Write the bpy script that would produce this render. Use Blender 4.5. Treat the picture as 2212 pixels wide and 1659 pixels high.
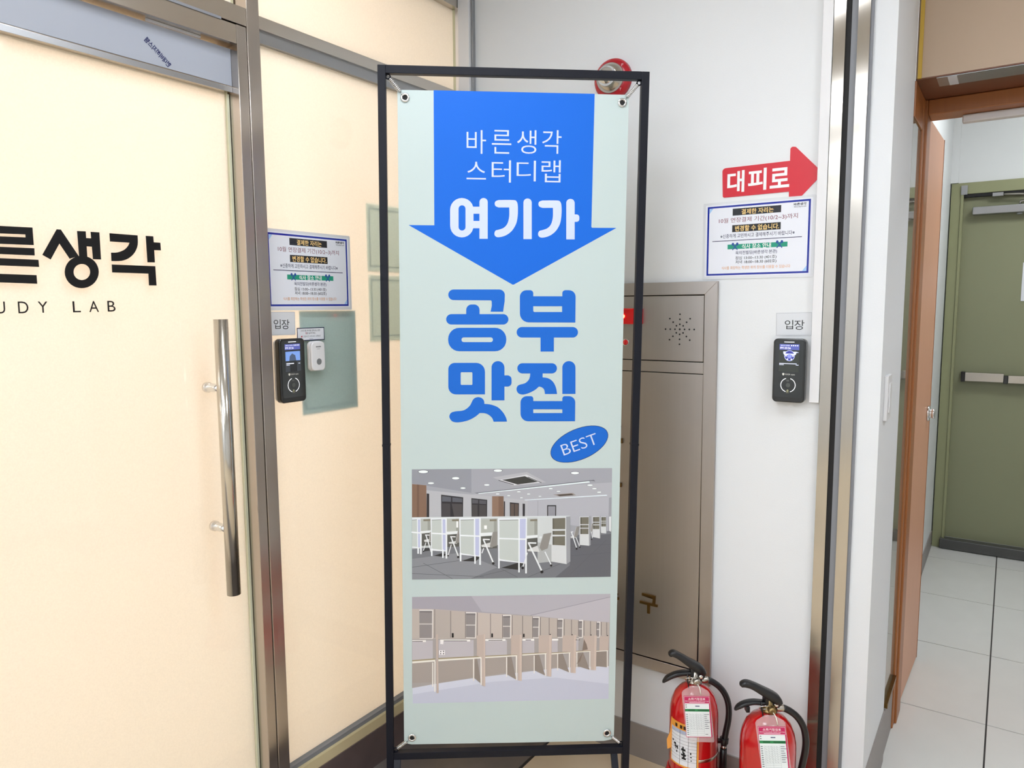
# Lobby corner: frosted glass door, banner stand, hydrant cabinet, fire extinguishers, corridor beyond.
import bpy, bmesh, math, random
from mathutils import Vector, Matrix
from mathutils.geometry import tessellate_polygon
for o in list(bpy.data.objects): bpy.data.objects.remove(o, do_unlink=True)
SC = bpy.context.scene
COL = SC.collection
random.seed(4)

# ------------------------------------------------------------------ camera
cam_d = bpy.data.cameras.new('camera'); cam = bpy.data.objects.new('camera', cam_d); COL.objects.link(cam)
cam_d.sensor_fit = 'HORIZONTAL'; cam_d.sensor_width = 36; cam_d.lens = 25.672; cam_d.clip_start = .05
cam.matrix_world = Matrix(((.826355, -.054423, .560514, 0), (.563110, .091675, -.821281, 0), (-.006688, .994301, .106402, 1.455), (0, 0, 0, 1)))
SC.camera = cam
# ------------------------------------------------------------------ world, exposure
w = bpy.data.worlds.new('world'); SC.world = w; w.use_nodes = True
w.node_tree.nodes['Background'].inputs[0].default_value = (.8, .85, .9, 1); w.node_tree.nodes['Background'].inputs[1].default_value = .25
SC.view_settings.view_transform = 'Standard'; SC.view_settings.look = 'None'; SC.view_settings.gamma = 1
SC.view_settings.use_curve_mapping = False; SC.view_settings.exposure = 0.08
SC.cycles.max_bounces = 8; SC.cycles.diffuse_bounces = 4; SC.cycles.glossy_bounces = 4; SC.cycles.caustics_reflective = False; SC.cycles.caustics_refractive = False
LOBBY_E, CORR_E, OFFICE_E = 14.0, 17.0, 9.4        # emission of the ceiling panels
OFFICE_C = (1.0, .79, .65)

# ------------------------------------------------------------------ materials
def lin(c):
    return tuple((x/255/12.92 if x/255 <= .04045 else ((x/255+.055)/1.055)**2.4) for x in c)
MATS = {}
def mat(name, rgb, rough=.5, metal=0, var=.04, vscale=6, bump=0, bscale=200, stretch=(1,1,1), coat=0, emit=None, es=0, spec=.5, rvar=0, aniso=0, arot=0):
    m = bpy.data.materials.new(name); m.use_nodes = True; nt = m.node_tree; N = nt.nodes; L = nt.links
    b = N['Principled BSDF']; c = lin(rgb)
    tc = N.new('ShaderNodeTexCoord'); mp = N.new('ShaderNodeMapping'); mp.inputs['Scale'].default_value = stretch
    L.new(tc.outputs['Object'], mp.inputs['Vector'])
    nz = N.new('ShaderNodeTexNoise'); nz.inputs['Scale'].default_value = vscale; nz.inputs['Detail'].default_value = 4
    L.new(mp.outputs[0], nz.inputs['Vector'])
    mx = N.new('ShaderNodeMix'); mx.data_type = 'RGBA'
    mx.inputs[6].default_value = (*[min(1, x*(1-var)) for x in c], 1); mx.inputs[7].default_value = (*[min(1, x*(1+var)) for x in c], 1)
    L.new(nz.outputs['Fac'], mx.inputs[0]); L.new(mx.outputs[2], b.inputs['Base Color'])
    b.inputs['Roughness'].default_value = rough; b.inputs['Metallic'].default_value = metal; b.inputs['Specular IOR Level'].default_value = spec
    if rvar:
        mr = N.new('ShaderNodeMapRange'); mr.inputs[3].default_value = rough-rvar; mr.inputs[4].default_value = rough+rvar
        L.new(nz.outputs['Fac'], mr.inputs[0]); L.new(mr.outputs[0], b.inputs['Roughness'])
    if aniso:
        tg = N.new('ShaderNodeCombineXYZ'); L.new(tg.outputs[0], b.inputs['Tangent'])
        for q in range(3): tg.inputs[q].default_value = ((.15, .12, .98) if arot else (.7, .68, .2))[q]
        b.inputs['Anisotropic'].default_value = aniso
    if coat: b.inputs['Coat Weight'].default_value = coat; b.inputs['Coat Roughness'].default_value = .05
    if bump:
        n2 = N.new('ShaderNodeTexNoise'); n2.inputs['Scale'].default_value = bscale; L.new(mp.outputs[0], n2.inputs['Vector'])
        bp = N.new('ShaderNodeBump'); bp.inputs['Strength'].default_value = bump; bp.inputs['Distance'].default_value = .002
        L.new(n2.outputs['Fac'], bp.inputs['Height']); L.new(bp.outputs[0], b.inputs['Normal'])
    if emit: b.inputs['Emission Color'].default_value = (*lin(emit), 1); b.inputs['Emission Strength'].default_value = es
    MATS[name] = m; return m
mat('wall_white', (225,228,231), .6, var=.012, vscale=3, bump=.12, bscale=260)
mat('wall_corridor', (222,224,224), .6, var=.015, vscale=3)
mat('ceiling_white', (232,232,230), .8, var=.01)
mat('office_cream', (240,236,226), .8, var=.02)
mat('baseboard_grey', (146,140,136), .5, var=.03, vscale=30)
mat('steel', (190,182,175), .20, 1, var=.03, vscale=4, stretch=(60,60,1), rvar=.03, aniso=.88)
mat('steel_h', (208,202,194), .24, 1, var=.03, vscale=4, stretch=(1,1,60), rvar=.03, aniso=.8, arot=1)
mat('steel_cabinet', (186,178,172), .34, 1, var=.04, vscale=3, stretch=(50,50,1), rvar=.04, aniso=.8)
mat('steel_bright', (188,182,173), .17, 1, var=.03, vscale=4, stretch=(50,50,1), rvar=.02, aniso=.93)
mat('handle_steel', (196,192,184), .17, 1, var=.04, vscale=4, stretch=(80,80,1), rvar=.04)
mat('sill_reflected_cream', (214,198,156), .35, var=.04)  # cream tone paints in the glowing glass mirrored by the sill ledge
mat('chrome', (225,225,225), .07, 1, var=.02)
mat('aluminium', (170,172,175), .35, 1, var=.04)
mat('dark_gap', (18,17,18), .7)
mat('rubber_grey', (128,130,136), .5, var=.05, vscale=40, stretch=(1,1,.1))
mat('film_blue', (164,169,180), .35, var=.02)
mat('plinth_dark', (98,84,82), .22, var=.25, vscale=9)
mat('tile_dark', (112,104,100), .30, var=.18, vscale=7)
mat('tile_beige', (222,204,176), .30, var=.06, vscale=9)
mat('tile_white', (222,221,217), .16, var=.04, vscale=4, rvar=.05)
mat('grout_dark', (58,54,52), .8)
mat('powder_black', (13,16,28), .45, var=.06, vscale=50, bump=.03, bscale=600, spec=.28)
mat('rubber_black', (22,22,25), .32, var=.1, vscale=60)
mat('plastic_black', (14,16,18), .22, var=.03, coat=.4)
mat('plastic_face', (20,26,26), .10, var=.03, coat=.6)
mat('plastic_white', (226,226,228), .35, var=.01)
mat('plastic_grey', (122,124,126), .4)
mat('vinyl_black', (14,13,14), .45)
mat('banner_sheet', (194,209,208), .5, var=.012, vscale=2)
mat('paper_white', (226,228,234), .55, var=.008)
mat('laminate', (216,219,224), .12, var=.01, coat=.5)
mat('ring_light', (245,245,255), .4, emit=(235,235,255), es=.5)
mat('brass', (128,98,54), .34, 1, var=.2, vscale=40)
mat('brass_valve', (150,128,88), .3, 1, var=.1)
mat('ext_red', (196,20,24), .16, var=.05, coat=.7)
mat('sign_red', (206,28,48), .32, var=.03)
mat('bell_red', (178,22,36), .25, var=.05)
mat('lamp_red', (228,12,22), .2, var=.05, coat=.5, emit=(255,10,14), es=.05)
mat('led_glow', (255,90,60), .3, emit=(255,70,50), es=14)
mat('wood_brown', (160,98,50), .38, var=.10, vscale=6, stretch=(12,12,1))
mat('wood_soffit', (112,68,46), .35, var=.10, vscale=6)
mat('door_peach', (212,158,124), .42, var=.05, vscale=5, stretch=(10,10,.8))
mat('lintel_tan', (188,166,144), .6, var=.03)
mat('tape_yellow', (196,160,60), .5, var=.06, vscale=30)
mat('paint_green', (136,138,108), .42, var=.03, vscale=3)
mat('paint_green_frame', (146,148,112), .4, var=.03)
mat('threshold_dark', (70,70,68), .3, 0, var=.1)
mat('orange_paper', (232,160,72), .55)
mat('tie_white', (232,228,215), .4)
def emis(name, rgb, strength):
    m = mat(name, (235,235,235), .5); b = m.node_tree.nodes['Principled BSDF']
    b.inputs['Emission Color'].default_value = (*rgb, 1); b.inputs['Emission Strength'].default_value = strength
emis('panel_lobby', (.93, .985, 1.06), LOBBY_E); emis('panel_corridor', (.93, .97, 1), CORR_E); emis('panel_office', OFFICE_C, OFFICE_E)
def ink_mat(name, rough, coat=0, es=0):
    m = bpy.data.materials.new(name); m.use_nodes = True; nt = m.node_tree; b = nt.nodes['Principled BSDF']
    a = nt.nodes.new('ShaderNodeVertexColor'); a.layer_name = 'Col'
    nt.links.new(a.outputs[0], b.inputs['Base Color']); b.inputs['Roughness'].default_value = rough; b.inputs['Coat Weight'].default_value = coat; b.inputs['Specular IOR Level'].default_value = .3
    if es: nt.links.new(a.outputs[0], b.inputs['Emission Color']); b.inputs['Emission Strength'].default_value = es
    MATS[name] = m
ink_mat('ink', .5); ink_mat('ink_gloss', .2, .4); ink_mat('screen_ink', .15, .5, .7)
def glass_mats():
    m = bpy.data.materials.new('glass_clear'); m.use_nodes = True; nt = m.node_tree; N = nt.nodes; N.clear()
    o = N.new('ShaderNodeOutputMaterial'); t = N.new('ShaderNodeBsdfTransparent'); t.inputs[0].default_value = (.95,.98,.96,1)
    g = N.new('ShaderNodeBsdfGlossy'); g.inputs['Roughness'].default_value = .06
    lw = N.new('ShaderNodeLayerWeight'); lw.inputs[0].default_value = .5; pw = N.new('ShaderNodeMath'); pw.operation = 'POWER'; pw.inputs[1].default_value = 4
    f = N.new('ShaderNodeMapRange'); f.inputs[3].default_value = .04; f.inputs[4].default_value = .8; mx = N.new('ShaderNodeMixShader')
    nt.links.new(lw.outputs['Facing'], pw.inputs[0]); nt.links.new(pw.outputs[0], f.inputs[0]); nt.links.new(f.outputs[0], mx.inputs[0]); nt.links.new(t.outputs[0], mx.inputs[1]); nt.links.new(g.outputs[0], mx.inputs[2]); nt.links.new(mx.outputs[0], o.inputs[0])
    MATS['glass_clear'] = m
    def film(name, dif, tra, grain):
        m = bpy.data.materials.new(name); m.use_nodes = True; nt = m.node_tree; N = nt.nodes; N.clear()
        o = N.new('ShaderNodeOutputMaterial'); d = N.new('ShaderNodeBsdfDiffuse'); t = N.new('ShaderNodeBsdfTranslucent'); ad = N.new('ShaderNodeAddShader')
        d.inputs[0].default_value = (*dif, 1)
        nz = N.new('ShaderNodeTexNoise'); nz.inputs['Scale'].default_value = 320; tc = N.new('ShaderNodeTexCoord'); nt.links.new(tc.outputs['Object'], nz.inputs['Vector'])
        mx = N.new('ShaderNodeMix'); mx.data_type = 'RGBA'; mx.inputs[6].default_value = (*[x*(1-grain) for x in tra], 1); mx.inputs[7].default_value = (*[min(1,x*(1+grain)) for x in tra], 1)
        nt.links.new(nz.outputs['Fac'], mx.inputs[0]); nt.links.new(mx.outputs[2], t.inputs[0])
        nt.links.new(d.outputs[0], ad.inputs[0]); nt.links.new(t.outputs[0], ad.inputs[1]); nt.links.new(ad.outputs[0], o.inputs[0])
        MATS[name] = m
    film('frost_film', (.33,.37,.38), (.62,.58,.54), .10)
    film('paper_teal', (.46,.62,.63), (.05,.09,.09), .05)
    film('paper_pale', (.46,.50,.48), (.48,.52,.50), .05)
    film('clear_sleeve_film', (.32,.30,.30), (.3,.28,.28), .02)
    # tinted glass edge
    mat('glass_edge', (214,214,186), .25, var=.05)
    # glazed panel seen at a shallow angle in the corridor
    m = mat('glass_dark', (120,116,104), .05, 0, var=.02); m.node_tree.nodes['Principled BSDF'].inputs['IOR'].default_value = 2.2
    # clear plastic sleeve of the inspection tags
    m = bpy.data.materials.new('sleeve'); m.use_nodes = True; nt = m.node_tree; N = nt.nodes; N.clear()
    o = N.new('ShaderNodeOutputMaterial'); t = N.new('ShaderNodeBsdfTransparent'); b = N.new('ShaderNodeBsdfPrincipled'); b.inputs['Base Color'].default_value = (.75,.68,.68,1); b.inputs['Roughness'].default_value = .15
    mx = N.new('ShaderNodeMixShader'); mx.inputs[0].default_value = .24
    nt.links.new(t.outputs[0], mx.inputs[1]); nt.links.new(b.outputs[0], mx.inputs[2]); nt.links.new(mx.outputs[0], o.inputs[0]); MATS['sleeve'] = m
glass_mats()

# ------------------------------------------------------------------ objects
ORG = {}
def tag(o, label=None, cat=None, group=None, kind=None):
    if label: o['label'] = label
    if cat: o['category'] = cat
    if group: o['group'] = group
    if kind: o['kind'] = kind
    return o
def thing(name, label, cat, loc, group=None, kind=None):
    o = bpy.data.objects.new(name, None); COL.objects.link(o); o.location = loc; o.empty_display_size = .05
    ORG[o] = Vector(loc); return tag(o, label, cat, group, kind)
class MB:
    def __init__(s): s.v = []; s.f = []; s.m = []; s.c = []; s.sm = []
    def face(s, idx, mi=0, col=None, smooth=False): s.f.append(idx); s.m.append(mi); s.c.append(col); s.sm.append(smooth)
    def poly(s, pts, mi=0, col=None):
        n = len(s.v); s.v += [tuple(p) for p in pts]; s.face(list(range(n, n+len(pts))), mi, col); return s
    def box(s, x0, x1, y0, y1, z0, z1, mi=0, fr=None):
        n = len(s.v); P = [(x0,y0,z0),(x1,y0,z0),(x1,y1,z0),(x0,y1,z0),(x0,y0,z1),(x1,y0,z1),(x1,y1,z1),(x0,y1,z1)]
        if fr: P = [fr(p) for p in P]
        s.v += [tuple(p) for p in P]
        for q in ((0,3,2,1),(4,5,6,7),(0,1,5,4),(1,2,6,5),(2,3,7,6),(3,0,4,7)): s.face([n+i for i in q], mi)
        return s
    def tube(s, path, r, n=12, closed=False, caps=True, mi=0, flat=None):
        path = [Vector(p) for p in path]; k = len(path); rs = r if isinstance(r, (list, tuple)) else [r]*k
        base = len(s.v); prev = None
        for i, p in enumerate(path):
            if closed: t = path[(i+1) % k]-path[i-1]
            else: t = path[min(i+1, k-1)]-path[max(i-1, 0)]
            t.normalize()
            if prev is None:
                a = Vector((0,0,1)) if abs(t.z) < .9 else Vector((1,0,0)); u = t.cross(a).normalized()
            else: u = (prev-t*prev.dot(t)).normalized()
            prev = u; w2 = t.cross(u)
            for j in range(n):
                an = 2*math.pi*j/n; s.v.append(tuple(p+(u*math.cos(an)+w2*math.sin(an))*rs[i]))
        for i in range(k if closed else k-1):
            a = base+i*n; b = base+((i+1) % k)*n
            for j in range(n): s.face([a+j, a+(j+1) % n, b+(j+1) % n, b+j], mi, None, True)
        if caps and not closed:
            s.face([base+j for j in range(n)][::-1], mi); s.face([base+(k-1)*n+j for j in range(n)], mi)
        return s
    def lathe(s, prof, n=32, o=(0,0,0), ax=(0,0,1), mi=0, caps=True):
        o = Vector(o); ax = Vector(ax).normalized(); a = Vector((1,0,0)) if abs(ax.x) < .9 else Vector((0,1,0))
        u = ax.cross(a).normalized(); w2 = ax.cross(u); base = len(s.v)
        for (r, z) in prof:
            for j in range(n):
                an = 2*math.pi*j/n; s.v.append(tuple(o+ax*z+(u*math.cos(an)+w2*math.sin(an))*r))
        for i in range(len(prof)-1):
            for j in range(n): s.face([base+i*n+j, base+i*n+(j+1) % n, base+(i+1)*n+(j+1) % n, base+(i+1)*n+j], mi, None, True)
        if caps: s.face([base+j for j in range(n)][::-1], mi); s.face([base+(len(prof)-1)*n+j for j in range(n)], mi)
        return s
    def prism(s, pts, fr, t0, t1, mi=0):
        n = len(pts); b = len(s.v)
        s.v += [tuple(fr((p[0], p[1], t0))) for p in pts]+[tuple(fr((p[0], p[1], t1))) for p in pts]
        s.face(list(range(b, b+n))[::-1], mi); s.face(list(range(b+n, b+2*n)), mi)
        for i in range(n): s.face([b+i, b+(i+1) % n, b+n+(i+1) % n, b+n+i], mi)
        return s
    def build(s, name, mats, parent=None, loc=None, bevel=0, seg=2, smooth=False):
        if not isinstance(mats, (list, tuple)): mats = [mats]
        org = ORG[parent] if parent else Vector(loc or (0,0,0))
        me = bpy.data.meshes.new(name); me.from_pydata([tuple(Vector(v)-org) for v in s.v], [], s.f)
        for m in mats: me.materials.append(MATS[m])
        for i, p in enumerate(me.polygons): p.material_index = s.m[i]; p.use_smooth = smooth or s.sm[i]
        if any(c is not None for c in s.c):
            ca = me.color_attributes.new('Col', 'FLOAT_COLOR', 'CORNER'); k = 0
            for i, p in enumerate(me.polygons):
                c = lin(s.c[i] or (255,255,255))
                for li in p.loop_indices: ca.data[li].color = (*c, 1)
        bm = bmesh.new(); bm.from_mesh(me)
        if not any(c is not None for c in s.c): bmesh.ops.recalc_face_normals(bm, faces=bm.faces)
        if bevel:
            es = [e for e in bm.edges if len(e.link_faces) == 2 and e.calc_face_angle(0) > .6]
            bmesh.ops.bevel(bm, geom=es, offset=bevel, segments=seg, affect='EDGES', profile=.5)
        bm.to_mesh(me); bm.free(); me.update()
        o = bpy.data.objects.new(name, me); COL.objects.link(o)
        if parent: o.parent = parent; ORG[o] = org.copy()
        else: o.location = org; ORG[o] = org.copy()
        return o
def rrect(x0, y0, x1, y1, r, n=6):
    out = []
    for cx, cy, a0 in ((x1-r, y1-r, 0), (x0+r, y1-r, 90), (x0+r, y0+r, 180), (x1-r, y0+r, 270)):
        for k in range(n+1):
            a = math.radians(a0+90*k/n); out.append((cx+r*math.cos(a), cy+r*math.sin(a)))
    return out
def rpoly(pts, n=5):                          # polygon with rounded corners (x, y, radius)
    out = []; m = len(pts)
    for i, p in enumerate(pts):
        b = Vector(p[:2]); r = p[2] if len(p) > 2 else 0
        if not r: out.append(tuple(b)); continue
        d1 = Vector(pts[i-1][:2])-b; d2 = Vector(pts[(i+1) % m][:2])-b; l1, l2 = d1.length, d2.length; d1.normalize(); d2.normalize()
        an = math.acos(max(-1, min(1, d1.dot(d2)))); t = min(r/math.tan(an/2), l1/2, l2/2); w2 = math.sin(an/2)
        for k in range(n+1):
            s = k/n; D = (1-s)**2+2*w2*s*(1-s)+s*s
            out.append(tuple(((1-s)**2*(b+d1*t)+2*w2*s*(1-s)*b+s*s*(b+d2*t))/D))
    return out
def ellipse(cx, cy, rx, ry, n=24): return [(cx+rx*math.cos(2*math.pi*k/n), cy+ry*math.sin(2*math.pi*k/n)) for k in range(n)]
# text -> flat triangles from the built-in font
_TX = {}
def glyphs(s, bold=0):
    if (s, bold) in _TX: return _TX[(s, bold)]
    c = bpy.data.curves.new('t', 'FONT'); c.body = s; c.offset = bold; c.resolution_u = 4
    o = bpy.data.objects.new('t', c)
    me = bpy.data.meshes.new_from_object(o)
    v = [(p.co.x, p.co.y) for p in me.vertices]; f = [list(p.vertices) for p in me.polygons]
    bpy.data.objects.remove(o, do_unlink=True); bpy.data.curves.remove(c); bpy.data.meshes.remove(me)
    x0 = min(p[0] for p in v); x1 = max(p[0] for p in v); y0 = min(p[1] for p in v); y1 = max(p[1] for p in v)
    v = [((p[0]-x0)/(x1-x0), 1-(p[1]-y0)/(y1-y0)) for p in v]
    _TX[(s, bold)] = (v, f); return v, f
class Ink:                                    # flat print on a plane: (a right, b down), each layer a hair above the last
    STEP = 1.5e-5
    def __init__(s, O, U, V, N, off=.0003): s.O, s.U, s.V, s.N = Vector(O), Vector(U), Vector(V), Vector(N); s.k = off; s.mb = MB()
    def at(s, a, b): return s.O+s.U*a+s.V*b+s.N*s.k
    def poly(s, pts, col, holes=()):
        s.k += s.STEP
        if len(pts) <= 4 and not holes:
            s.mb.poly([s.at(*p) for p in pts], 0, col); return
        loops = [pts]+list(holes); tri = tessellate_polygon([[Vector((p[0], p[1], 0)) for p in l] for l in loops])
        flat = [p for l in loops for p in l]; n = len(s.mb.v); s.mb.v += [tuple(s.at(*p)) for p in flat]
        for t in tri: s.mb.face([n+i for i in t], 0, col)
    def rect(s, x0, y0, x1, y1, col): s.poly([(x0,y0),(x1,y0),(x1,y1),(x0,y1)], col)
    def ring(s, x0, y0, x1, y1, t, col): s.poly([(x0,y0),(x1,y0),(x1,y1),(x0,y1)], col, [[(x0+t,y0+t),(x1-t,y0+t),(x1-t,y1-t),(x0+t,y1-t)]])
    def stroke(s, a, b, w, col):
        d = Vector((b[0]-a[0], b[1]-a[1])); d.normalize(); n = (-d.y*w/2, d.x*w/2)
        s.poly([(a[0]+n[0],a[1]+n[1]),(b[0]+n[0],b[1]+n[1]),(b[0]-n[0],b[1]-n[1]),(a[0]-n[0],a[1]-n[1])], col)
    def text(s, t, x0, y0, x1, y1, col, bold=0):
        s.textq(t, (x0,y0), (x1-x0,0), (0,y1-y0), col, bold)
    def textq(s, t, tl, ex, ey, col, bold=0):
        v, f = glyphs(t, bold); s.k += s.STEP; n = len(s.mb.v)
        s.mb.v += [tuple(s.at(tl[0]+ex[0]*p[0]+ey[0]*p[1], tl[1]+ex[1]*p[0]+ey[1]*p[1])) for p in v]
        for q in f: s.mb.face([n+i for i in q], 0, col)
    def arc(s, cx, cy, r, w, a0, a1, col, n=14):
        pts = [(cx+(r+w/2)*math.cos(a), cy+(r+w/2)*math.sin(a)) for a in [a0+(a1-a0)*k/n for k in range(n+1)]]
        pts += [(cx+(r-w/2)*math.cos(a), cy+(r-w/2)*math.sin(a)) for a in [a1+(a0-a1)*k/n for k in range(n+1)]]
        s.poly(pts, col)
    def build(s, name, parent, m='ink'): return s.mb.build(name, m, parent)
def struct(name, mb, mats, parent=None, **k):
    o = mb.build(name, mats, parent, **k)
    if not parent: o['kind'] = 'structure'
    return o
EX, EY, EZ = Vector((1,0,0)), Vector((0,1,0)), Vector((0,0,1))
def frame(O, U, V, N):
    O, U, V, N = Vector(O), Vector(U), Vector(V), Vector(N)
    return lambda p: O+U*p[0]+V*p[1]+N*p[2]
ARROW=[
(0,[(0.1400,0.0565),(0.5533,0.0557),(0.5519,0.3916),(0.5520,0.3923),(0.5523,0.3931),(0.5529,0.3937),(0.5535,0.3942),(0.5543,0.3945),(0.5551,0.3946),(0.6187,0.3941),(0.3496,0.5442),(0.3488,0.5446),(0.3479,0.5448),(0.3469,0.5449),(0.3460,0.5448),(0.3451,0.5446),(0.3443,0.5442),(0.0736,0.3940),(0.1404,0.3939)]),
]
HEAD=[
(1,[(0.1814,0.3534),(0.1824,0.3461),(0.1853,0.3389),(0.1903,0.3324),(0.1968,0.3274),(0.2042,0.3244),(0.2115,0.3234),(0.2119,0.3234),(0.2192,0.3242),(0.2266,0.3269),(0.2332,0.3317),(0.2382,0.3381),(0.2411,0.3453),(0.2420,0.3525),(0.2421,0.3936),(0.2412,0.4009),(0.2383,0.4082),(0.2333,0.4147),(0.2267,0.4198),(0.2193,0.4228),(0.2119,0.4238),(0.2115,0.4238),(0.2041,0.4229),(0.1967,0.4201),(0.1902,0.4153),(0.1852,0.4089),(0.1823,0.4016),(0.1814,0.3944)],[[(0.2032,0.3508),(0.2035,0.3487),(0.2044,0.3465),(0.2059,0.3445),(0.2079,0.3430),(0.2101,0.3421),(0.2123,0.3418),(0.2123,0.3418),(0.2145,0.3421),(0.2167,0.3429),(0.2187,0.3443),(0.2201,0.3462),(0.2210,0.3484),(0.2213,0.3505),(0.2213,0.3972),(0.2211,0.3994),(0.2202,0.4016),(0.2187,0.4036),(0.2167,0.4051),(0.2145,0.4060),(0.2123,0.4063),(0.2123,0.4063),(0.2101,0.4060),(0.2078,0.4052),(0.2059,0.4037),(0.2044,0.4018),(0.2035,0.3996),(0.2032,0.3975)]]),
(1,[(0.2379,0.3451),(0.2590,0.3448),(0.2590,0.3626),(0.2379,0.3629)]),
(1,[(0.2379,0.3814),(0.2591,0.3811),(0.2592,0.3997),(0.2380,0.4000)]),
(1,[(0.2574,0.3330),(0.2577,0.3305),(0.2588,0.3280),(0.2605,0.3257),(0.2628,0.3239),(0.2654,0.3229),(0.2680,0.3225),(0.2683,0.3225),(0.2709,0.3228),(0.2735,0.3238),(0.2758,0.3254),(0.2776,0.3277),(0.2786,0.3302),(0.2789,0.3327),(0.2793,0.4266),(0.2577,0.4269)]),
(1,[(0.3076,0.3271),(0.3151,0.3269),(0.3260,0.3266),(0.3371,0.3264),(0.3454,0.3265),(0.3498,0.3269),(0.3520,0.3276),(0.3531,0.3286),(0.3542,0.3301),(0.3554,0.3320),(0.3563,0.3342),(0.3569,0.3371),(0.3573,0.3407),(0.3577,0.3455),(0.3578,0.3511),(0.3578,0.3572),(0.3575,0.3630),(0.3571,0.3686),(0.3564,0.3743),(0.3554,0.3800),(0.3539,0.3854),(0.3518,0.3906),(0.3491,0.3957),(0.3460,0.4006),(0.3427,0.4049),(0.3389,0.4087),(0.3348,0.4121),(0.3304,0.4150),(0.3260,0.4174),(0.3214,0.4193),(0.3164,0.4208),(0.3117,0.4217),(0.3078,0.4222),(0.3048,0.4221),(0.3024,0.4215),(0.3006,0.4205),(0.2991,0.4193),(0.2979,0.4178),(0.2971,0.4160),(0.2968,0.4141),(0.2967,0.4122),(0.2971,0.4103),(0.2978,0.4084),(0.2988,0.4065),(0.3001,0.4051),(0.3016,0.4042),(0.3035,0.4038),(0.3056,0.4034),(0.3081,0.4027),(0.3112,0.4018),(0.3148,0.4006),(0.3185,0.3992),(0.3217,0.3973),(0.3245,0.3950),(0.3270,0.3923),(0.3292,0.3892),(0.3311,0.3857),(0.3326,0.3816),(0.3337,0.3770),(0.3346,0.3721),(0.3352,0.3670),(0.3354,0.3613),(0.3353,0.3551),(0.3351,0.3495),(0.3350,0.3455),(0.3294,0.3456),(0.3213,0.3457),(0.3133,0.3458),(0.3077,0.3459),(0.3062,0.3454),(0.3039,0.3447),(0.3016,0.3438),(0.2998,0.3427),(0.2986,0.3414),(0.2978,0.3398),(0.2973,0.3381),(0.2971,0.3365),(0.2972,0.3348),(0.2977,0.3331),(0.2985,0.3315),(0.2997,0.3302),(0.3015,0.3291),(0.3038,0.3282),(0.3061,0.3276)]),
(1,[(0.3720,0.3324),(0.3723,0.3298),(0.3733,0.3273),(0.3751,0.3250),(0.3774,0.3233),(0.3799,0.3222),(0.3825,0.3219),(0.3829,0.3218),(0.3855,0.3221),(0.3881,0.3231),(0.3905,0.3248),(0.3922,0.3270),(0.3933,0.3295),(0.3937,0.3320),(0.3948,0.4259),(0.3730,0.4262)]),
(1,[(0.4217,0.3264),(0.4293,0.3262),(0.4402,0.3259),(0.4515,0.3257),(0.4598,0.3258),(0.4642,0.3263),(0.4664,0.3269),(0.4675,0.3279),(0.4686,0.3294),(0.4699,0.3313),(0.4708,0.3336),(0.4714,0.3365),(0.4719,0.3401),(0.4723,0.3449),(0.4725,0.3506),(0.4725,0.3566),(0.4722,0.3625),(0.4718,0.3681),(0.4712,0.3738),(0.4703,0.3795),(0.4688,0.3849),(0.4667,0.3902),(0.4640,0.3953),(0.4610,0.4002),(0.4576,0.4045),(0.4539,0.4083),(0.4497,0.4117),(0.4454,0.4147),(0.4409,0.4171),(0.4363,0.4190),(0.4313,0.4204),(0.4266,0.4214),(0.4226,0.4218),(0.4196,0.4217),(0.4172,0.4211),(0.4153,0.4201),(0.4138,0.4189),(0.4126,0.4175),(0.4118,0.4157),(0.4115,0.4137),(0.4114,0.4118),(0.4117,0.4099),(0.4124,0.4080),(0.4135,0.4061),(0.4148,0.4047),(0.4163,0.4038),(0.4181,0.4034),(0.4202,0.4030),(0.4228,0.4023),(0.4259,0.4014),(0.4295,0.4002),(0.4332,0.3988),(0.4364,0.3969),(0.4392,0.3946),(0.4418,0.3919),(0.4440,0.3888),(0.4458,0.3852),(0.4473,0.3811),(0.4484,0.3765),(0.4492,0.3715),(0.4498,0.3665),(0.4500,0.3608),(0.4498,0.3545),(0.4496,0.3489),(0.4494,0.3449),(0.4439,0.3450),(0.4357,0.3451),(0.4276,0.3453),(0.4220,0.3453),(0.4204,0.3448),(0.4181,0.3441),(0.4158,0.3432),(0.4139,0.3421),(0.4128,0.3408),(0.4119,0.3392),(0.4114,0.3375),(0.4112,0.3359),(0.4113,0.3342),(0.4118,0.3325),(0.4126,0.3309),(0.4138,0.3295),(0.4156,0.3284),(0.4179,0.3276),(0.4202,0.3269)]),
(1,[(0.4843,0.3318),(0.4846,0.3292),(0.4856,0.3267),(0.4873,0.3244),(0.4896,0.3226),(0.4922,0.3216),(0.4949,0.3212),(0.4956,0.3212),(0.4982,0.3215),(0.5009,0.3224),(0.5032,0.3241),(0.5050,0.3264),(0.5061,0.3289),(0.5065,0.3314),(0.5083,0.4252),(0.4860,0.4255)]),
(1,[(0.5048,0.3609),(0.5120,0.3608),(0.5138,0.3609),(0.5156,0.3616),(0.5172,0.3628),(0.5185,0.3643),(0.5192,0.3660),(0.5195,0.3677),(0.5196,0.3726),(0.5194,0.3743),(0.5187,0.3761),(0.5175,0.3777),(0.5160,0.3788),(0.5142,0.3796),(0.5124,0.3798),(0.5051,0.3799)]),
]
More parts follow.
